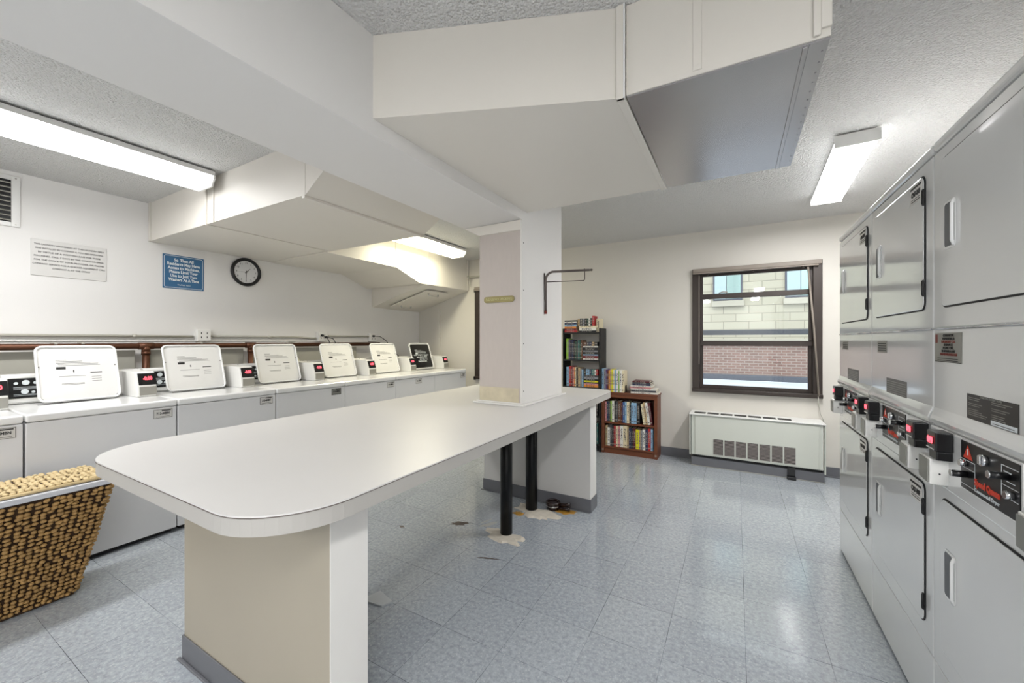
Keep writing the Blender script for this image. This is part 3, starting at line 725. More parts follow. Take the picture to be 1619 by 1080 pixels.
# ------------------------------------------------------------------ washers
WW = .673
def make_washer():
    t = empty('washing_machine', (0, 0, 0)); t['category'] = 'washing machine'; t['group'] = 'top-loading washers along the left wall'
    b = MB(); b.box(-.69, 0, 0, WW, .03, .872, .006); b.obj('cabinet', M_whitef, t)
    for x in (-.62, -.06):
        for y in (.06, WW-.06): MB().cyl((x, y, 0), (x, y, .0305), .022, 12).obj('levelling_foot', M_black, t)
    MB().box(-.66, -.03, .02, WW-.02, .004, .0295).obj('base_gap', M_dark, t)
    b = MB(); b.box(-.705, .006, 0, WW, .8745, .920, .011, 3); b.obj('top_panel', M_white, t)
    MB().prism(rrect(-.432, -.410, .12, .485, .009), 'z', .9201, .9212).obj('tub_opening', M_dark, t)
    # lid: hinged at the rear edge of the opening, tilted back
    lw, lh = .402, .375
    y0 = .10
    lid = MB().prism(rrect(y0, y0+lw, 0, lh, .035), 'x', -.012, -.002, .002).obj('lid', mat('lid_enamel', (219, 218, 215), .35), t, (-.445, 0, .930), (0, R(-18), 0))
    rp_ = rrect(y0+.002, y0+lw-.002, .002, lh-.002, .035)
    MB().tube([(.003, a, c) for a, c in rp_], .0072, 8, closed=True).obj('lid_rim', M_white, lid)
    pr = MB()
    c = y0+lw/2
    q = lambda ya, yb, za, zb: pr.box(-.0018, -.0008, c+ya, c+yb, za, zb)
    for k, (ya, yb, z_) in enumerate(((-.11, .02, .268), (-.11, .06, .258), (-.10, .10, .25), (-.10, .11, .24), (-.10, .03, .165), (-.09, .02, .115), (-.08, .02, .108), (.06, .11, .155), (.06, .11, .14), (.06, .11, .125))):
        q(ya, yb, z_, z_+.0022)
    pr.obj('fine_print', M_inkg, lid)
    for a_ in ((-.11, -.065, .215, .232), (.055, .115, .183, .189), (-.03, -.025, .19, .208), (-.11, -.06, .278, .281)):
        pr = MB(); q(*a_); pr.obj('warning_label', M_ink, lid)
    pr = MB()
    for yy, zz in ((y0+.012, .235), (y0+lw-.012, .235), (y0+.018, .018), (y0+lw-.018, .018)): pr.cyl((-.001, yy, zz), (.004, yy, zz), .004, 8)
    pr.obj('lid_bumper', M_inkg, lid)
    # console at the rear
    b = MB(); b.prism([(-.69, .921), (-.585, .921), (-.57, .935), (-.60, 1.10), (-.612, 1.108), (-.69, 1.108)], 'y', .004, WW-.004, .003)
    con = b.obj('console', M_plast, t)
    rot = (0, R(-10.2), 0)
    P0 = (-.571, 0, .939)
    MB().prism(rrect(.03, .33, .022, .145, .004), 'x', .001, .004).obj('control_panel', M_black, con, P0, rot)
    b = MB(); b.prism([(y_, z_) for y_, z_ in rrect(.026, .334, .018, .149, .006)], 'x', .0003, .0012); b.obj('panel_frame', M_vault, con, P0, rot)
    b = MB()
    for yy, zz, r in ((.06, .115, .009), (.1, .118, .016), (.14, .115, .009), (.095, .06, .016), (.13, .055, .008)): b.cyl((.004, yy, zz), (.012, yy, zz), r, 14)
    for zz in (.09, .083, .035, .042, .076): b.box(.0041, .0046, .05, .15, zz, zz+.002)
    b.box(.0041, .0046, .165, .168, .03, .14); b.box(.0041, .0046, .18, .183, .03, .14)
    b.box(.0041, .0046, .195, .225, .12, .126); b.tube([(.0045, .21+.013*math.cos(2*PI*k/12), .095+.011*math.sin(2*PI*k/12)) for k in range(12)], .002, 6, closed=True)
    b.obj('dial', M_signw, con, P0, rot)
    # coin meter box
    cb = MB(); cb.prism([(-.70, .921), (-.325, .921), (-.315, .930), (-.32, 1.0), (-.355, 1.093), (-.37, 1.10), (-.70, 1.10)], 'y', .562, WW-.004, .003)
    coin = cb.obj('coin_meter', M_plast, t)
    sl = math.atan2(.035, .093)
    MB().box(0, .003, .572, .672, .006, .094, .001).obj('display', M_black, coin, (-.3195, 0, 1.0), (0, -sl, 0))
    text('-0.00', .036, M_redled, 'display_digits', coin, (-.3895-.012, .625, 1.0+.056), (R(90), -0, R(90)), width=.052, bold=.0015)
    o = coin.children[-1]; o.rotation_euler = Euler((R(90), 0, R(90))); o.matrix_local = Matrix.Translation((-.3195+.0034*math.cos(sl)-.055*math.sin(sl), .625, 1.0+.055*math.cos(sl))) @ Matrix.Rotation(-sl, 4, 'Y') @ Euler(FX).to_matrix().to_4x4()
    MB().box(-.3175, -.314, .574, .67, .932, .994, .001).obj('vault_panel', M_steel, coin)
    # sticker
    st = MB().box(.0005, .0015, .545, .65, .80, .862).obj('number_sticker', M_notice, t)
    b = MB(); b.box(.0016, .0019, .547, .648, .802, .804); b.box(.0016, .0019, .547, .648, .858, .86); b.box(.0016, .0019, .547, .549, .802, .86); b.box(.0016, .0019, .646, .648, .802, .86)
    b.box(.0016, .002, .59, .64, .848, .855); b.box(.0016, .002, .56, .635, .81, .812)
    b.obj('sticker_border', M_ink, st)
    text('713-MBN', .022, M_ink, 'sticker_number', st, (.002, .597, .832), FX, width=.07, bold=.0008)
    return t
PX = -3.384
w0 = make_washer()
wlabels = ['white washer cut off by the left edge of the photo behind the hamper',
 'nearest white washer with a whole open lid, directly behind the wicker hamper',
 'white open-lidded washer between the two vertical copper drop pipes',
 'white open-lidded washer just right of the second copper drop pipe',
 'white open-lidded washer under the outlet box with two black cords',
 'white-lidded washer with its sticker mid-front, just before the black-lidded one',
 'farthest washer, with a black label filling the inside of its open lid']
ys = [-.112, .568, 1.247, 1.926, 2.602, 3.276, 3.950]
washers = []
for i, y in enumerate(ys):
    w_ = w0 if i == 0 else copy_tree(w0)
    w_.location = (PX, y, 0); w_['label'] = wlabels[i]; washers.append(w_)
def kid(o, n): return [c for c in o.children if c.name.split('.')[0] == n][0]
l1 = kid(washers[1], 'lid'); l1.scale.y = .95; l1.location.y = .035
# the farthest lid has a black inside label
lid = kid(washers[6], 'lid')
MB().prism(rrect(.115, .487, .018, .357, .028), 'x', -.0006, .0012).obj('black_label', M_black, lid)
for o in [c for c in lid.children if c.name.split('.')[0] in ('fine_print', 'warning_label')]:
    o.data = o.data.copy(); o.location.x = .003; o.data.materials[0] = M_signw
text('NOTICE TO USER\nLOAD WASHER LOOSELY\nADD DETERGENT\nSET DIAL\nINSERT COINS', .026, M_signw, 'lid_lettering', lid, (.0022, .301, .17), FX, sp=1.2)
# sticker placement differs machine to machine
for i, dy in ((3, -.02), (4, 0), (5, -.22)):
    kid(washers[i], 'number_sticker').location.y = dy
lidt = kid(washers[3], 'number_sticker'); lidt.data = lidt.data.copy(); lidt.data.materials[0] = M_vault

# ------------------------------------------------------------------ dryers
DW = .683
def make_dryer():
    t = empty('stacked_dryer', (0, 0, 0)); t['category'] = 'dryer'; t['group'] = 'stacked dryers along the right side'
    # y runs from 0 (far edge) to -DW (near edge); front at x=0 facing -x
    Y = lambda a: -a
    def fb(b, t0, t1, x0, x1, z0, z1, bev=0, seg=2): return b.box(x0, x1, -t1, -t0, z0, z1, bev, seg)
    b = MB(); fb(b, 0, DW, 0, .72, 1.366, 1.942, .004); b.obj('upper_cabinet', M_dry, t)
    b = MB(); fb(b, 0, DW, -.004, .72, 1.947, 1.983, .012, 3); b.obj('top_cap', M_dry, t)
    b = MB(); fb(b, 0, DW, 0, .72, .266, 1.362, .004); b.obj('lower_cabinet', M_dry, t)
    b = MB(); fb(b, 0, DW, .002, .70, .012, .262, .004); b.obj('kick_panel', M_dry, t)
    b = MB()
    for yy in (.06, DW-.06):
        for xx in (.06, .62): b.cyl((xx, -yy, 0), (xx, -yy, .0125), .02, 12)
    b.obj('levelling_foot', M_black, t)
    MB().tube([(-.002, 0-.002, 1.364), (-.002, -DW+.002, 1.364)], .003, 8).obj('cabinet_trim', M_chrome, t)
    # nose ledge above the controls and the fascia
    prof = [(0, 1.105), (-.004, 1.095), (-.009, 1.082), (-.012, 1.07), (-.010, 1.060), (-.006, 1.052), (0, 1.05)]
    b = MB(); b.prism([(p_[0], p_[1]) for p_ in prof], 'y', -DW+.006, -.006, 0); b.obj('ledge', M_dry, t)
    b = MB(); fb(b, .01, DW-.01, -.014, -.0005, .868, 1.048, .006); fas = b.obj('control_fascia', M_dry, t)
    def door(z0, z1, hz0, hz1, name):
        g = MB().prism(rrect(-.6255, -.0595, z0-.0045, z1+.0045, .030), 'x', -.0028, -.0005).obj(name+'_gap', M_dark, t)
        d_ = MB().prism(rrect(-.621, -.064, z0, z1, .026), 'x', -.0062, -.0030, .0025).obj(name, M_dry, t)
        hd = MB().prism(rrect(-.168, -.095, hz0, hz1, .012), 'x', -.0085, -.0064, .001).obj('handle', M_white, d_)
        MB().prism(rrect(-.149, -.103, hz0+.008, hz1-.008, .008), 'x', -.0095, -.0088).obj('handle_recess', mat('handle_recess_grey', (92, 94, 98), .4), hd)
        MB().tube([(-.008, -.161, hz0+.005), (-.0135, -.163, hz0+.02), (-.0135, -.163, hz1-.02), (-.008, -.161, hz1-.005)], .0045, 8).obj('grip', M_white, hd)
        for hz in (z0+.045, z1-.105):
            h = MB(); h.box(-.010, -.003, -.628, -.6195, hz, hz+.058, .002)
            h.cyl((-.009, -.624, hz+.004), (-.009, -.624, hz+.054), .003, 8)
            h.obj('hinge', M_black, d_)
        st = MB().box(-.0074, -.0065, -.615, -.505, z1-.075, z1-.005).obj('number_sticker', M_notice, d_)
        b = MB(); b.box(-.0078, -.0075, -.61, -.51, z1-.022, z1-.014); b.box(-.0078, -.0075, -.60, -.52, z1-.068, z1-.065); b.box(-.0078, -.0075, -.60, -.52, z1-.06, z1-.058)
        b.obj('sticker_print', M_ink, st)
        text('CM7-BSF', .024, M_ink, 'sticker_number', st, (-.0078, -.56, z1-.042), FXN, width=.08, bold=.0008)
        return d_
    door(1.434, 1.90, 1.607, 1.755, 'upper_door')
    door(.345, .825, .531, .68, 'lower_door')
    # black control panel
    pf = MB(); pf.prism(rrect(-.505, -.228, .908, 1.05, .003), 'x', -.016, -.0145); pf.obj('panel_bezel', M_white, t)
    cp = MB().prism(rrect(-.50, -.233, .913, 1.045, .002), 'x', -.0185, -.0165).obj('control_panel', M_black, t)
    xx = -.019
    MB().poly([(xx, -.247, 1.0), (xx, -.298, 1.0), (xx, -.272, 1.038)], [(0, 1, 2)]).obj('warning_triangle', M_redp, cp)
    MB().box(xx-.0006, xx-.0002, -.2745, -.2705, 1.01, 1.027).obj('exclamation_mark', M_signw, cp)
    b = MB()
    def ln(t0, t1, z0, z1): b.box(xx-.0004, xx, -t1, -t0, z0, z1)
    ln(.236, .31, .994, .9955); ln(.236, .31, .972, .9735); ln(.3085, .31, .925, .9955); ln(.236, .31, .925, .9265)
    b.obj('panel_lines', M_signw, cp); b = MB(); ln(.43, .497, 1.028, 1.0295); ln(.43, .4315, .955, 1.0295); ln(.43, .497, .982, .9835); ln(.43, .497, .955, .9565)
    ln(.44, .47, 1.014, 1.017); ln(.45, .485, .993, .995)
    b.obj('panel_lines', M_signw, cp)
    b = MB()
    for tt, zz in ((.262, .986), (.475, .967)):
        b.cyl((xx, -tt, zz), (xx-.014, -tt, zz), .009, 14)
    b.obj('push_button', M_chrome, cp)
    b = MB(); b.cyl((xx, -.362, 1.018), (xx-.01, -.362, 1.018), .014, 18); b.box(xx-.014, xx-.01, -.368, -.356, 1.008, 1.03, .002); b.obj('lock_cylinder', M_chrome, cp)
    for tt, zz in ((.266, .955), (.455, 1.006)):
        k = MB(); k.tube([(xx, -tt, zz), (xx-.030, -tt, zz)], .009, 14); kn = k.obj('knob', M_black, cp)
        MB().cyl((xx-.030, -tt, zz), (xx-.033, -tt, zz), .009, 14).obj('knob_cap', M_chrome, kn)
    text('Speed Queen', .024, M_redp, 'brand_lettering', cp, (xx-.0003, -.366, .948), FXN, width=.115, bold=.0012)
    text('Commercial Dryer', .014, M_signw, 'sub_lettering', cp, (xx-.0003, -.366, .927), FXN, width=.115)
    # two coin boxes with meters above
    for a0, d0 in ((.042, .118), (.555, .636)):
        b = MB(); b.prism([(-.002, -a0-.104), (-.002, -a0), (-.050, -a0-.012), (-.056, -a0-.104)], 'z', .884, .962, .003)
        cbx = b.obj('coin_box', M_plast, t)
        b = MB(); b.prism([(-.0525, -a0-.02), (-.0555, -a0-.02), (-.0595, -a0-.099), (-.0565, -a0-.099)], 'z', .889, .957); b.obj('vault_panel', M_vault, cbx)
        b = MB(); b.cyl((-.034, -a0-.1035, .918), (-.034, -a0-.1055, .918), .0025, 8); b.obj('rivet', M_dark, cbx)
        b = MB(); b.box(-.054, -.0145, -d0-.062, -d0, .992, 1.05, .004); b.box(-.050, -.0145, -d0-.058, -d0-.004, .965, .9915, .003)
        mt = b.obj('meter_display', M_black, t)
        b = MB(); b.box(-.0565, -.0542, -d0-.057, -d0-.004, .996, 1.0, .0005); b.obj('meter_trim', M_chrome, mt)
        b = MB(); b.box(-.0560, -.0542, -d0-.05, -d0-.012, 1.012, 1.032, .001); b.obj('led_window', mat('led_window', (70, 8, 12), .3), mt)
        text('0.00', .022, M_redled, 'display_digits', mt, (-.0566, -d0-.031, 1.022), FXN, width=.038, bold=.0022)
    return t
d0 = make_dryer()
dl = ['farthest stacked dryer, narrowest in view, beside the back wall window and heater',
      'middle stacked dryer reflecting the window, between the farthest and the nearest dryer',
      'nearest stacked dryer, cut off by the right edge, with black instruction sticker']
dryers = []
for i, yf in enumerate((3.213, 2.526, 1.836)):
    q = d0 if i == 0 else copy_tree(d0)
    q.location = (.574, yf, 0); q['label'] = dl[i]; dryers.append(q)
# stickers that differ between dryers
t = dryers[2]
st = MB().box(-.0012, -.0003, -.188, -.008, 1.257, 1.350).obj('notice_sticker', M_vault, t)
MB().box(-.0016, -.0013, -.03, -.014, 1.318, 1.345).obj('logo_mark', M_red, st)
for k, (s, m_) in enumerate((('COMMERCIAL', M_ink), ('WASHERS &', M_ink), ('LAUNDRY CO.', M_red), ('SERVICE', M_ink), ('PLEASE CALL', M_ink), ('24 HOURS A DAY', M_ink), ('WWW.LAUNDRY.COM', M_red))):
    text(s, .0105, m_, 'lettering', st, (-.0016, -.104, 1.341-.0098*k), FXN, width=(.07, .08, .09, .06, .07, .09, .11)[k], bold=.0003)
b = MB(); b.box(-.0016, -.0013, -.165, -.03, 1.268, 1.27); b.box(-.0016, -.0013, -.165, -.03, 1.262, 1.264); b.box(-.0016, -.0013, -.184, -.012, 1.258, 1.2595)
b.obj('print_rule', M_ink, st)
st = MB().box(-.0012, -.0003, -.455, -.218, 1.106, 1.176).obj('instruction_sticker', M_black, t)
b = MB(); rr = random.Random(4)
for cx in (.226, .342):
    for k in range(10):
        if k in (2, 5): continue
        b.box(-.0016, -.0013, -cx-(.05+.05*rr.random()), -cx, 1.165-.0053*k, 1.1668-.0053*k)
b.obj('fine_print', M_vault, st)
text('OPERATING INSTRUCTIONS', .008, M_vault, 'lettering', st, (-.0016, -.337, 1.172), FXN, width=.1)
MB().box(-.0018, -.0013, -.45, -.34, 1.108, 1.12).obj('white_box', M_signw, st)
MB().box(-.0022, -.0019, -.44, -.35, 1.112, 1.1135).obj('box_print', M_ink, st)
for q in dryers[:2]:
    st = MB().box(-.0012, -.0003, -.22, -.09, 1.272, 1.325).obj('notice_sticker', M_vault, q)
    b = MB()
    for k in range(4): b.box(-.0016, -.0013, -.21, -.10, 1.28+.01*k, 1.284+.01*k)
    b.obj('sticker_print', M_ink, st)
    st = MB().box(-.0012, -.0003, -.45, -.215, 1.10, 1.165).obj('instruction_sticker', M_inkg, q)  # black sticker coloured grey: the reflection on it is put into the colour
    b = MB()
    for k in range(6): b.box(-.0016, -.0013, -.44, -.225, 1.107+.009*k, 1.11+.009*k)
    b.obj('fine_print', M_vault, st)

# ------------------------------------------------------------------ convector heater
t = empty('convector_heater', (.146, 4.73, 0)); tag(t, 'long pale green-grey convector heater with seven grilles under the window', 'heater')
hx = .573
MB().box(-hx+.012, hx-.012, -.118, .128, .118, .538, .003).obj('cabinet', M_heater, t)
MB().box(-hx+.05, hx-.045, -.127, -.1185, .124, .525, .003).obj('front_panel', M_heater, t)
for s in (-1, 1): MB().box(s*hx-.006, s*hx+.006, -.128, .128, .085 if s > 0 else .115, .54, .002).obj('end_panel', M_heater, t)
tp = MB().box(-hx-.006, hx+.006, -.137, .128, .5405, .553, .004).obj('top_grille', M_heatw, t)
for k in range(7):
    x = -.535+.125*k
    MB().box(x, x+.108, -.085, .01, .5532, .5545).obj('air_slot', M_dark, tp)
for k in range(7):
    x = -.349+.1015*k
    g = MB().box(x, x+.088, -.129, -.1272, .145, .302).obj('grille', M_dark, t)
    b = MB()
    for j in range(13): b.box(x+.001, x+.087, -.133, -.1292, .149+.0119*j, .155+.0119*j)
    b.obj('grille_slats', M_grille, g)
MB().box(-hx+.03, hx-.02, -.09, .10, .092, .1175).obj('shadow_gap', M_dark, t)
MB().box(-hx+.012, hx-.004, -.11, .12, 0, .0915, .003).obj('plinth', M_base, t)
b = MB(); b.box(.285, .345, -.135, -.1105, .03, .11, .004); b.box(.28, .35, -.165, -.1105, .0, .03, .004); b.obj('valve_foot', M_black, t)
MB().tube([(-hx+.01, -.114, .004), (hx, -.114, .004)], .003, 6).obj('caulk_line', M_panelg, t)

# ------------------------------------------------------------------ laundry hamper (woven seagrass)
t = empty('laundry_hamper', (-3.09, .33, 0)); tag(t, 'tapered woven wicker laundry hamper with grey liner and lid in front of the washers', 'hamper')
def lump_wall(b, c00, c10, c01, c11, cols, rows, seed, thick=.010):
    """rows of twisted strands over the quad c00 (bottom-left) .. c11 (top-right)"""
    rr = random.Random(seed)
    c00, c10, c01, c11 = map(Vector, (c00, c10, c01, c11))
    nrm = (c10-c00).cross(c01-c00).normalized()
    for j in range(rows):
        for i in range(cols):
            u = (i+.5+.5*(j % 2)*0+rr.uniform(-.22, .22))/cols; v = (j+.5+rr.uniform(-.2, .2))/rows
            lo = c00.lerp(c10, u); hi = c01.lerp(c11, u); p_ = lo.lerp(hi, v)
            ex = (c10-c00).lerp(c11-c01, v); w = ex.length/cols; ex.normalize(); ez = nrm.cross(ex).normalized()
            h = ((c01-c00).length)/rows
            tilt = R(13+rr.uniform(-14, 14)) * (1 if j % 2 == 0 else .6)
            a = ex*math.cos(tilt)+ez*math.sin(tilt); c = nrm.cross(a)
            m3 = Matrix((a, c, nrm)).transposed()
            b.ell(p_+nrm*(thick*.2), (w*rr.uniform(.44, .58), h*rr.uniform(.36, .52), thick*rr.uniform(.7, 1.25)), m3, 7, 5)
# corners: bottom and top rectangles
bx0, bx1, by0, by1, zb_ = -.17, .09, -.27, .345, .012
tx0, tx1, ty0, ty1, zt_ = -.13, .195, -.36, .455, .575
core = MB()
i_ = .008
core.poly([(bx0+i_, by0+i_, .002), (bx1-i_, by0+i_, .002), (bx1-i_, by1-i_, .002), (bx0+i_, by1-i_, .002), (tx0+i_, ty0+i_, zt_), (tx1-i_, ty0+i_, zt_), (tx1-i_, ty1-i_, zt_), (tx0+i_, ty1-i_, zt_)],
          [(0, 3, 2, 1), (4, 5, 6, 7), (0, 1, 5, 4), (1, 2, 6, 5), (2, 3, 7, 6), (3, 0, 4, 7)])
core.obj('inner_frame', M_wickd, t)
b = MB(); lump_wall(b, (bx1, by0, zb_), (bx1, by1, zb_), (tx1, ty0, zt_-.015), (tx1, ty1, zt_-.015), 30, 27, 1); b.obj('front_weave', M_wicker, t)
b = MB(); lump_wall(b, (bx1, by1, zb_), (bx0, by1, zb_), (tx1, ty1, zt_-.015), (tx0, ty1, zt_-.015), 12, 27, 2); b.obj('side_weave', M_wicker, t)
b = MB(); lump_wall(b, (bx0, by0, zb_), (bx1, by0, zb_), (tx0, ty0, zt_-.015), (tx1, ty0, zt_-.015), 12, 27, 3); b.obj('side_weave', M_wicker, t)
b = MB()
lo = [(tx0-.006, ty0-.006), (tx1+.010, ty0-.006), (tx1+.010, ty1+.008), (tx0-.006, ty1+.008)]
b.prism(lo, 'z', zt_-.008, zt_+.018, .004); b.obj('liner', M_liner, t)
MB().box(tx0+.01, tx1-.03, ty0+.01, ty1-.02, zt_+.0185, zt_+.03).obj('lid_core', M_wickd, t)
b = MB(); lump_wall(b, (tx1-.025, ty0+.01, zt_+.033), (tx1-.025, ty1-.015, zt_+.033), (tx0-.005, ty0+.01, zt_+.033), (tx0-.005, ty1-.015, zt_+.033), 34, 11, 6, .009)
b.tube([(tx1-.02, ty0+.01, zt_+.028), (tx1-.02, ty1-.012, zt_+.028)], .008, 8); b.tube([(tx1-.02, ty1-.012, zt_+.028), (tx0, ty1-.012, zt_+.028)], .008, 8)
b.obj('woven_lid', M_wickl, t)

# ------------------------------------------------------------------ bookcases
t = empty('bookcase', (-1.64, 4.72, 0)); tag(t, 'tall narrow black open-backed bookcase behind the pillar', 'bookcase')
bh = .232
for s in (-1, 1): MB().box(s*bh-.009, s*bh+.009, -.12, .12, 0, 1.475, .002).obj('side_panel', M_blackwood, t)
BSH = [.09, .425, .765, 1.095, 1.43]
for z_ in BSH: MB().box(-bh+.0095, bh-.0095, -.118, .12, z_-.018, z_, .001).obj('shelf', M_blackwood, t)
t = empty('bookcase', (-1.076, 4.73, 0)); tag(t, 'short reddish-brown wooden bookcase left of the heater', 'bookcase')
wh = .299
for s in (-1, 1):
    o = MB().box(s*wh-.018, s*wh+.018, -.115, .12, 0, .70, .003).obj('side_panel', M_brownwood, t)
    MB().cyl((s*wh, -.1155, .04), (s*wh, -.118, .04), .012, 14).obj('bolt_cover', M_tan, o)
WSH = [.085, .372]
for z_ in WSH: MB().box(-wh+.0185, wh-.0185, -.112, .12, z_-.02, z_, .001).obj('shelf', M_brownwood, t)
MB().box(-wh-.0205, wh+.024, -.12, .12, .7005, .722, .003).obj('top_board', M_brownwood, t)
MB().box(-wh+.0185, wh-.0185, -.105, -.09, .0, .06).obj('toe_board', M_brownwood, t)
MB().box(-wh+.0185, wh-.0185, -.112, -.1, .662, .70).obj('top_rail', M_brownwood, t)
MB().box(-wh+.0185, wh-.0185, .113, .119, .106, .66).obj('back_panel', M_brownwood, t)

PAL = {'white': (226, 224, 216), 'cream': (224, 212, 178), 'black': (24, 24, 28), 'red': (176, 34, 38), 'dark red': (112, 26, 30), 'maroon': (86, 24, 34),
       'navy': (32, 42, 78), 'blue': (58, 96, 150), 'light blue': (138, 176, 206), 'green': (130, 176, 40), 'dark green': (34, 70, 56), 'teal': (60, 120, 116),
       'yellow': (220, 214, 30), 'orange': (222, 140, 50), 'grey': (140, 142, 146), 'brown': (96, 58, 36), 'pink': (206, 140, 140), 'purple': (84, 58, 110), 'tan': (182, 158, 118), 'dark grey': (62, 64, 70)}
def bmat(c): return mat('cover_' + c.replace(' ', '_'), PAL[c], .42, var=.08, vs=9)
ORD = ['first', 'second', 'third', 'fourth', 'fifth', 'sixth', 'seventh', 'eighth', 'ninth', 'tenth', 'eleventh', 'twelfth', 'thirteenth', 'fourteenth', 'fifteenth', 'sixteenth', 'seventeenth', 'eighteenth', 'nineteenth', 'twentieth']
def title_mat(c):
    ink = (150, 146, 138) if sum(PAL[c]) < 380 else (90, 84, 90)
    return print_mat('title_' + c.replace(' ', '_'), PAL[c], ink, (90, 90, 90), .5)
def book(c, th, h, d, label, group, loc, tilt=0, lying=False, spin=0):
    """standing: spine faces -y, width along x; lying: spine faces -y, thickness along z, length along x"""
    b = MB(); e = .0022
    if not lying:
        b.box(0, e, 0, d, 0, h, .0005); b.box(th-e, th, 0, d, 0, h, .0005); b.box(e, th-e, 0, e, 0, h, .0003)
    else:
        b.box(0, h, 0, d, 0, e, .0005); b.box(0, h, 0, d, th-e, th, .0005); b.box(0, h, 0, e, e, th-e, .0003)
    o = b.obj('book', bmat(c), None, loc, (0, tilt, spin)); tag(o, label, 'book', group)
    if not lying:
        MB().box(e+.0003, th-e-.0003, e+.0005, d-.004, .003, h-.003).obj('pages', M_paper, o)
        MB().box(th*.22, th*.78, -.0008, -.0002, h*.28, h*.86).obj('spine_title', title_mat(c), o)
        MB().box(th*.15, th*.85, -.0008, -.0002, h*.06, h*.13).obj('publisher_mark', title_mat(c), o)
    else:
        MB().box(.003, h-.003, e+.0005, d-.004, e+.0003, th-e-.0003).obj('pages', M_paper, o)
        MB().box(h*.15, h*.75, -.0008, -.0002, th*.25, th*.75).obj('spine_title', title_mat(c), o)
    return o
def row(specs, x0, x1, y, z, shelf, group, hmul=1.0, d=.15, leanlast=0):
    tot = sum(s[1] for s in specs); k = (x1-x0)/tot; x = x0
    for i, s in enumerate(specs):
        c, w_, h = s[:3]; tl = s[3] if len(s) > 3 else 0
        wd = w_*k
        if c is not None:
            n = sum(1 for q in specs[:i] if q[0] is not None)
            book(c, wd-.0012, h*hmul, d, '%s book, %s from left %s' % (c, ORD[n], shelf), group, (x, y, z+.0006), tilt=R(tl))
        x += wd
def stack(specs, x0, y, z, ln, shelf, group, d=.15):
    for i, s in enumerate(specs):
        c, th = s[:2]; l2 = s[2] if len(s) > 2 else ln; off = s[3] if len(s) > 3 else 0
        n = len(specs)-1-i
        book(c, th-.0008, l2, d, '%s book lying flat, %s from bottom of %s' % (c, ORD[i], shelf), group, (x0+off, y, z+.0006), lying=True)
        z += th
# black bookcase, front y=4.60 ; inner x -1.862..-1.418
xa, xb_ = -1.860, -1.420
yb = 4.612
g = 'books on top of the black bookcase'
stack([('red', .024, .165), ('dark red', .024, .16), ('orange', .022, .15), ('light blue', .026, .16), ('navy', .02, .16), ('white', .014, .16), ('black', .018, .165)], xa, yb, 1.43, .16, 'left stack on black bookcase top', g, .17)
stack([('black', .02, .21), ('white', .034, .21), ('cream', .02, .235, -.005)], -1.668, yb, 1.43, .21, 'middle pile on black bookcase top', g, .19)
row([('tan', 1.3, .085), ('dark grey', 2, .09), ('grey', 1.2, .086), ('black', 1.6, .09), ('dark green', 1, .088), ('white', 1.2, .09), ('black', 1.2, .092), ('red', 1.6, .118)], -1.685, -1.475, yb, 1.5052, 'of small books atop black bookcase', g, d=.12)
book('cream', .04, .16, .15, 'pale upright book at the right end atop the black bookcase', g, (-1.462, 4.64, 1.4306))
book('orange', .02, .12, .12, 'small orange upright book between the piles atop the black bookcase', g, (-1.693, 4.66, 1.4306))
g = 'books on the black bookcase second shelf'
row([(None, 1.2, 0), ('green', 1.6, .255), ('purple', 1.1, .245), ('black', 1.1, .235), ('navy', 1.2, .235), ('black', 1.2, .225), ('dark green', 1.1, .22), ('dark grey', 1.0, .222), ('teal', 1.0, .235), ('dark green', .9, .22), ('brown', 1.2, .235)], xa+.0, -1.625, yb, 1.095, 'on black bookcase shelf beginning bright green', g)
stack([('white', .016, .19), ('dark red', .034, .19), ('light blue', .014, .19), ('black', .03, .19), ('grey', .016, .19), ('black', .04, .19), ('white', .014, .19)], -1.62, yb, 1.095, .19, 'pile on black bookcase upper shelf', g)
row([('brown', 2, .05), ('dark grey', 1.4, .048), ('navy', 1.6, .05), ('tan', 1.5, .05), ('black', 2, .05)], -1.615, -1.435, yb, 1.2605, 'atop pile on black bookcase upper shelf', g, d=.12)
g = 'books on the black bookcase third shelf'
row([(None, 1.4, 0), ('light blue', 1.8, .235), ('red', 1.3, .245), ('dark red', 1.4, .245), ('pink', .9, .235), ('orange', .7, .23), ('cream', .8, .235), ('black', 1.3, .225), ('tan', 1.5, .23), ('grey', 1.2, .215), ('light blue', 1.0, .205)], xa, -1.615, yb, .765, 'on black bookcase shelf with red books', g)
stack([('orange', .026, .18), ('pink', .018, .18), ('black', .016, .18), ('yellow', .018, .18), ('black', .02, .18), ('grey', .024, .18), ('dark grey', .02, .18)], -1.61, yb, .765, .18, 'pile beside the red books', g)
row([('black', 1.2, .065), ('light blue', 2, .07), ('navy', 1.2, .068), ('teal', 1.8, .07), ('white', .8, .066), ('red', 1.2, .07)], -1.608, -1.432, yb, .909, 'atop pile beside the red books', g, d=.12)
g = 'books low in the black bookcase'
row([('navy', 1, .22), ('grey', 1, .21), ('dark red', 1, .22), ('maroon', 1, .23), ('dark red', 1.2, .2), ('black', 1, .2)], -1.56, -1.43, yb, .425, 'on black bookcase shelf just below tabletop height', g)
row([('black', 1, .24), ('dark grey', 1, .24), ('white', .6, .23), ('navy', 1.2, .25), ('dark grey', 1, .24), ('teal', .7, .25)], -1.56, -1.43, yb, .09, 'on lowest shelf of black bookcase', g)
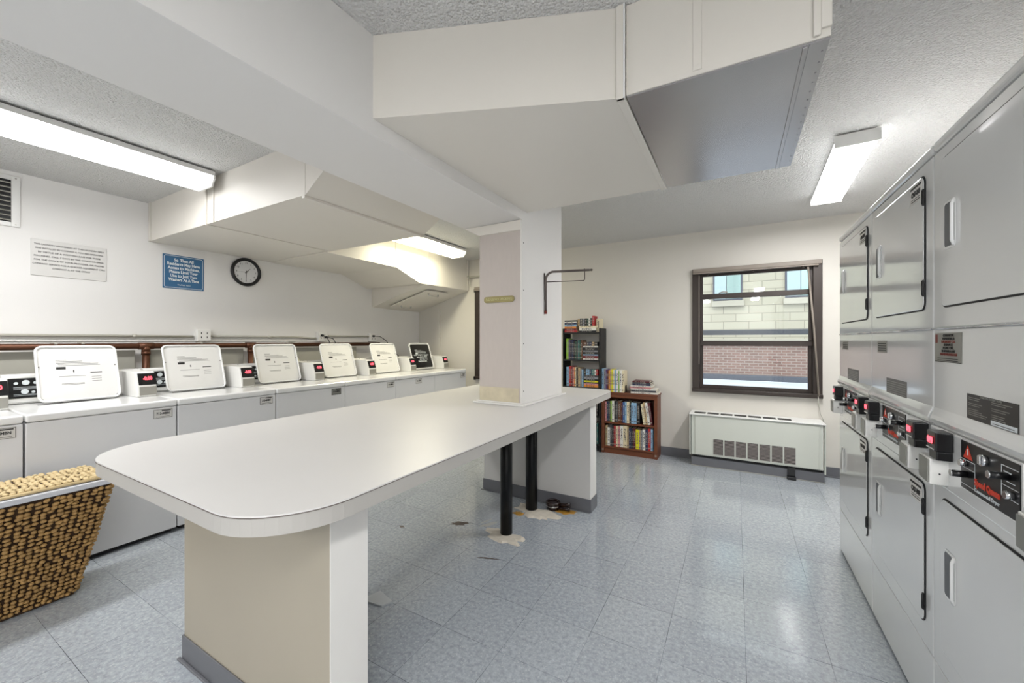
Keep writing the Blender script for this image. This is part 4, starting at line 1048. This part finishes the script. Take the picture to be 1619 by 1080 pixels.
# brown bookcase, inner x -1.37..-.78, front y 4.615
xa, xb_, yb = -1.354, -.798, 4.63
g = 'books on the brown bookcase upper shelf'
row([('pink', 1.0, .23), ('navy', 1.0, .235), ('dark grey', 1.0, .235), ('green', .9, .24), ('white', 1.3, .245), ('black', .9, .235), ('dark grey', 1.1, .24), ('brown', 1.8, .245), ('maroon', .8, .23), ('blue', 1.1, .24), ('light blue', 1.0, .24), ('cream', 1.4, .245), ('black', 1.0, .215),
     ('light blue', 1.4, .24), ('light blue', 1.5, .24), ('black', 1.7, .24)], xa, -.950, yb, .372, 'on brown bookcase upper shelf', g)
for i, (c, x, w_, h, tl) in enumerate((('cream', -.912, .024, .23, -8), ('tan', -.886, .022, .25, -8), ('white', -.862, .026, .25, -8), ('maroon', -.834, .024, .25, -8))):
    book(c, w_, h, .15, '%s leaning book, %s of four leaning on the brown bookcase upper shelf' % (c, ORD[i]), g, (x, yb, .374), tilt=R(tl))
g = 'books on the brown bookcase lower shelf'
row([('tan', 1.0, .235), ('white', 1.2, .215), ('dark grey', 1.1, .25), ('black', .8, .24), ('red', 1.0, .24), ('cream', .9, .24), ('pink', 1.1, .245), ('white', 1.4, .25), ('cream', 1.8, .255), ('tan', .8, .25), ('navy', 1.1, .235), ('black', .9, .23), ('maroon', 1.2, .235), ('yellow', 1.5, .225), ('tan', .7, .225),
     ('grey', .9, .22), ('white', 1.2, .235), ('navy', 1.2, .235), ('red', 1.2, .25), ('light blue', 1.0, .245)], xa+.006, xb_-.01, yb, .085, 'on brown bookcase lower shelf', g)
g = 'books on top of the brown bookcase'
row([('light blue', 1.2, .27), ('grey', 1.2, .265), ('purple', .9, .26), ('maroon', .9, .25), ('orange', .8, .25), ('tan', .9, .265), ('yellow', 1.0, .265), ('cream', 1.0, .26), ('light blue', .9, .262), ('white', 1.4, .26), ('green', .6, .25), ('white', 1.4, .255), ('cream', 1.3, .25)], -1.392, -1.13, yb, .722, 'of upright row atop brown bookcase', g, d=.16)
stack([('white', .02, .30), ('dark grey', .022, .27, .01), ('white', .016, .28, .0), ('pink', .02, .235, -.01), ('white', .014, .24, .0), ('navy', .018, .20, .02), ('dark grey', .018, .2, .02), ('maroon', .014, .19, .02)], -1.055, yb, .722, .25, 'stack atop brown bookcase', g, .185)
t = tag(MB().box(-1.128, -1.126, 4.68, 4.75, .7225, .80, .0005).obj('bookend', M_rod), 'thin metal bookend at the right of the upright row atop the brown bookcase', 'bookend')
MB().box(-1.1258, -1.075, 4.68, 4.75, .7225, .724).obj('bookend_foot', M_rod, t)
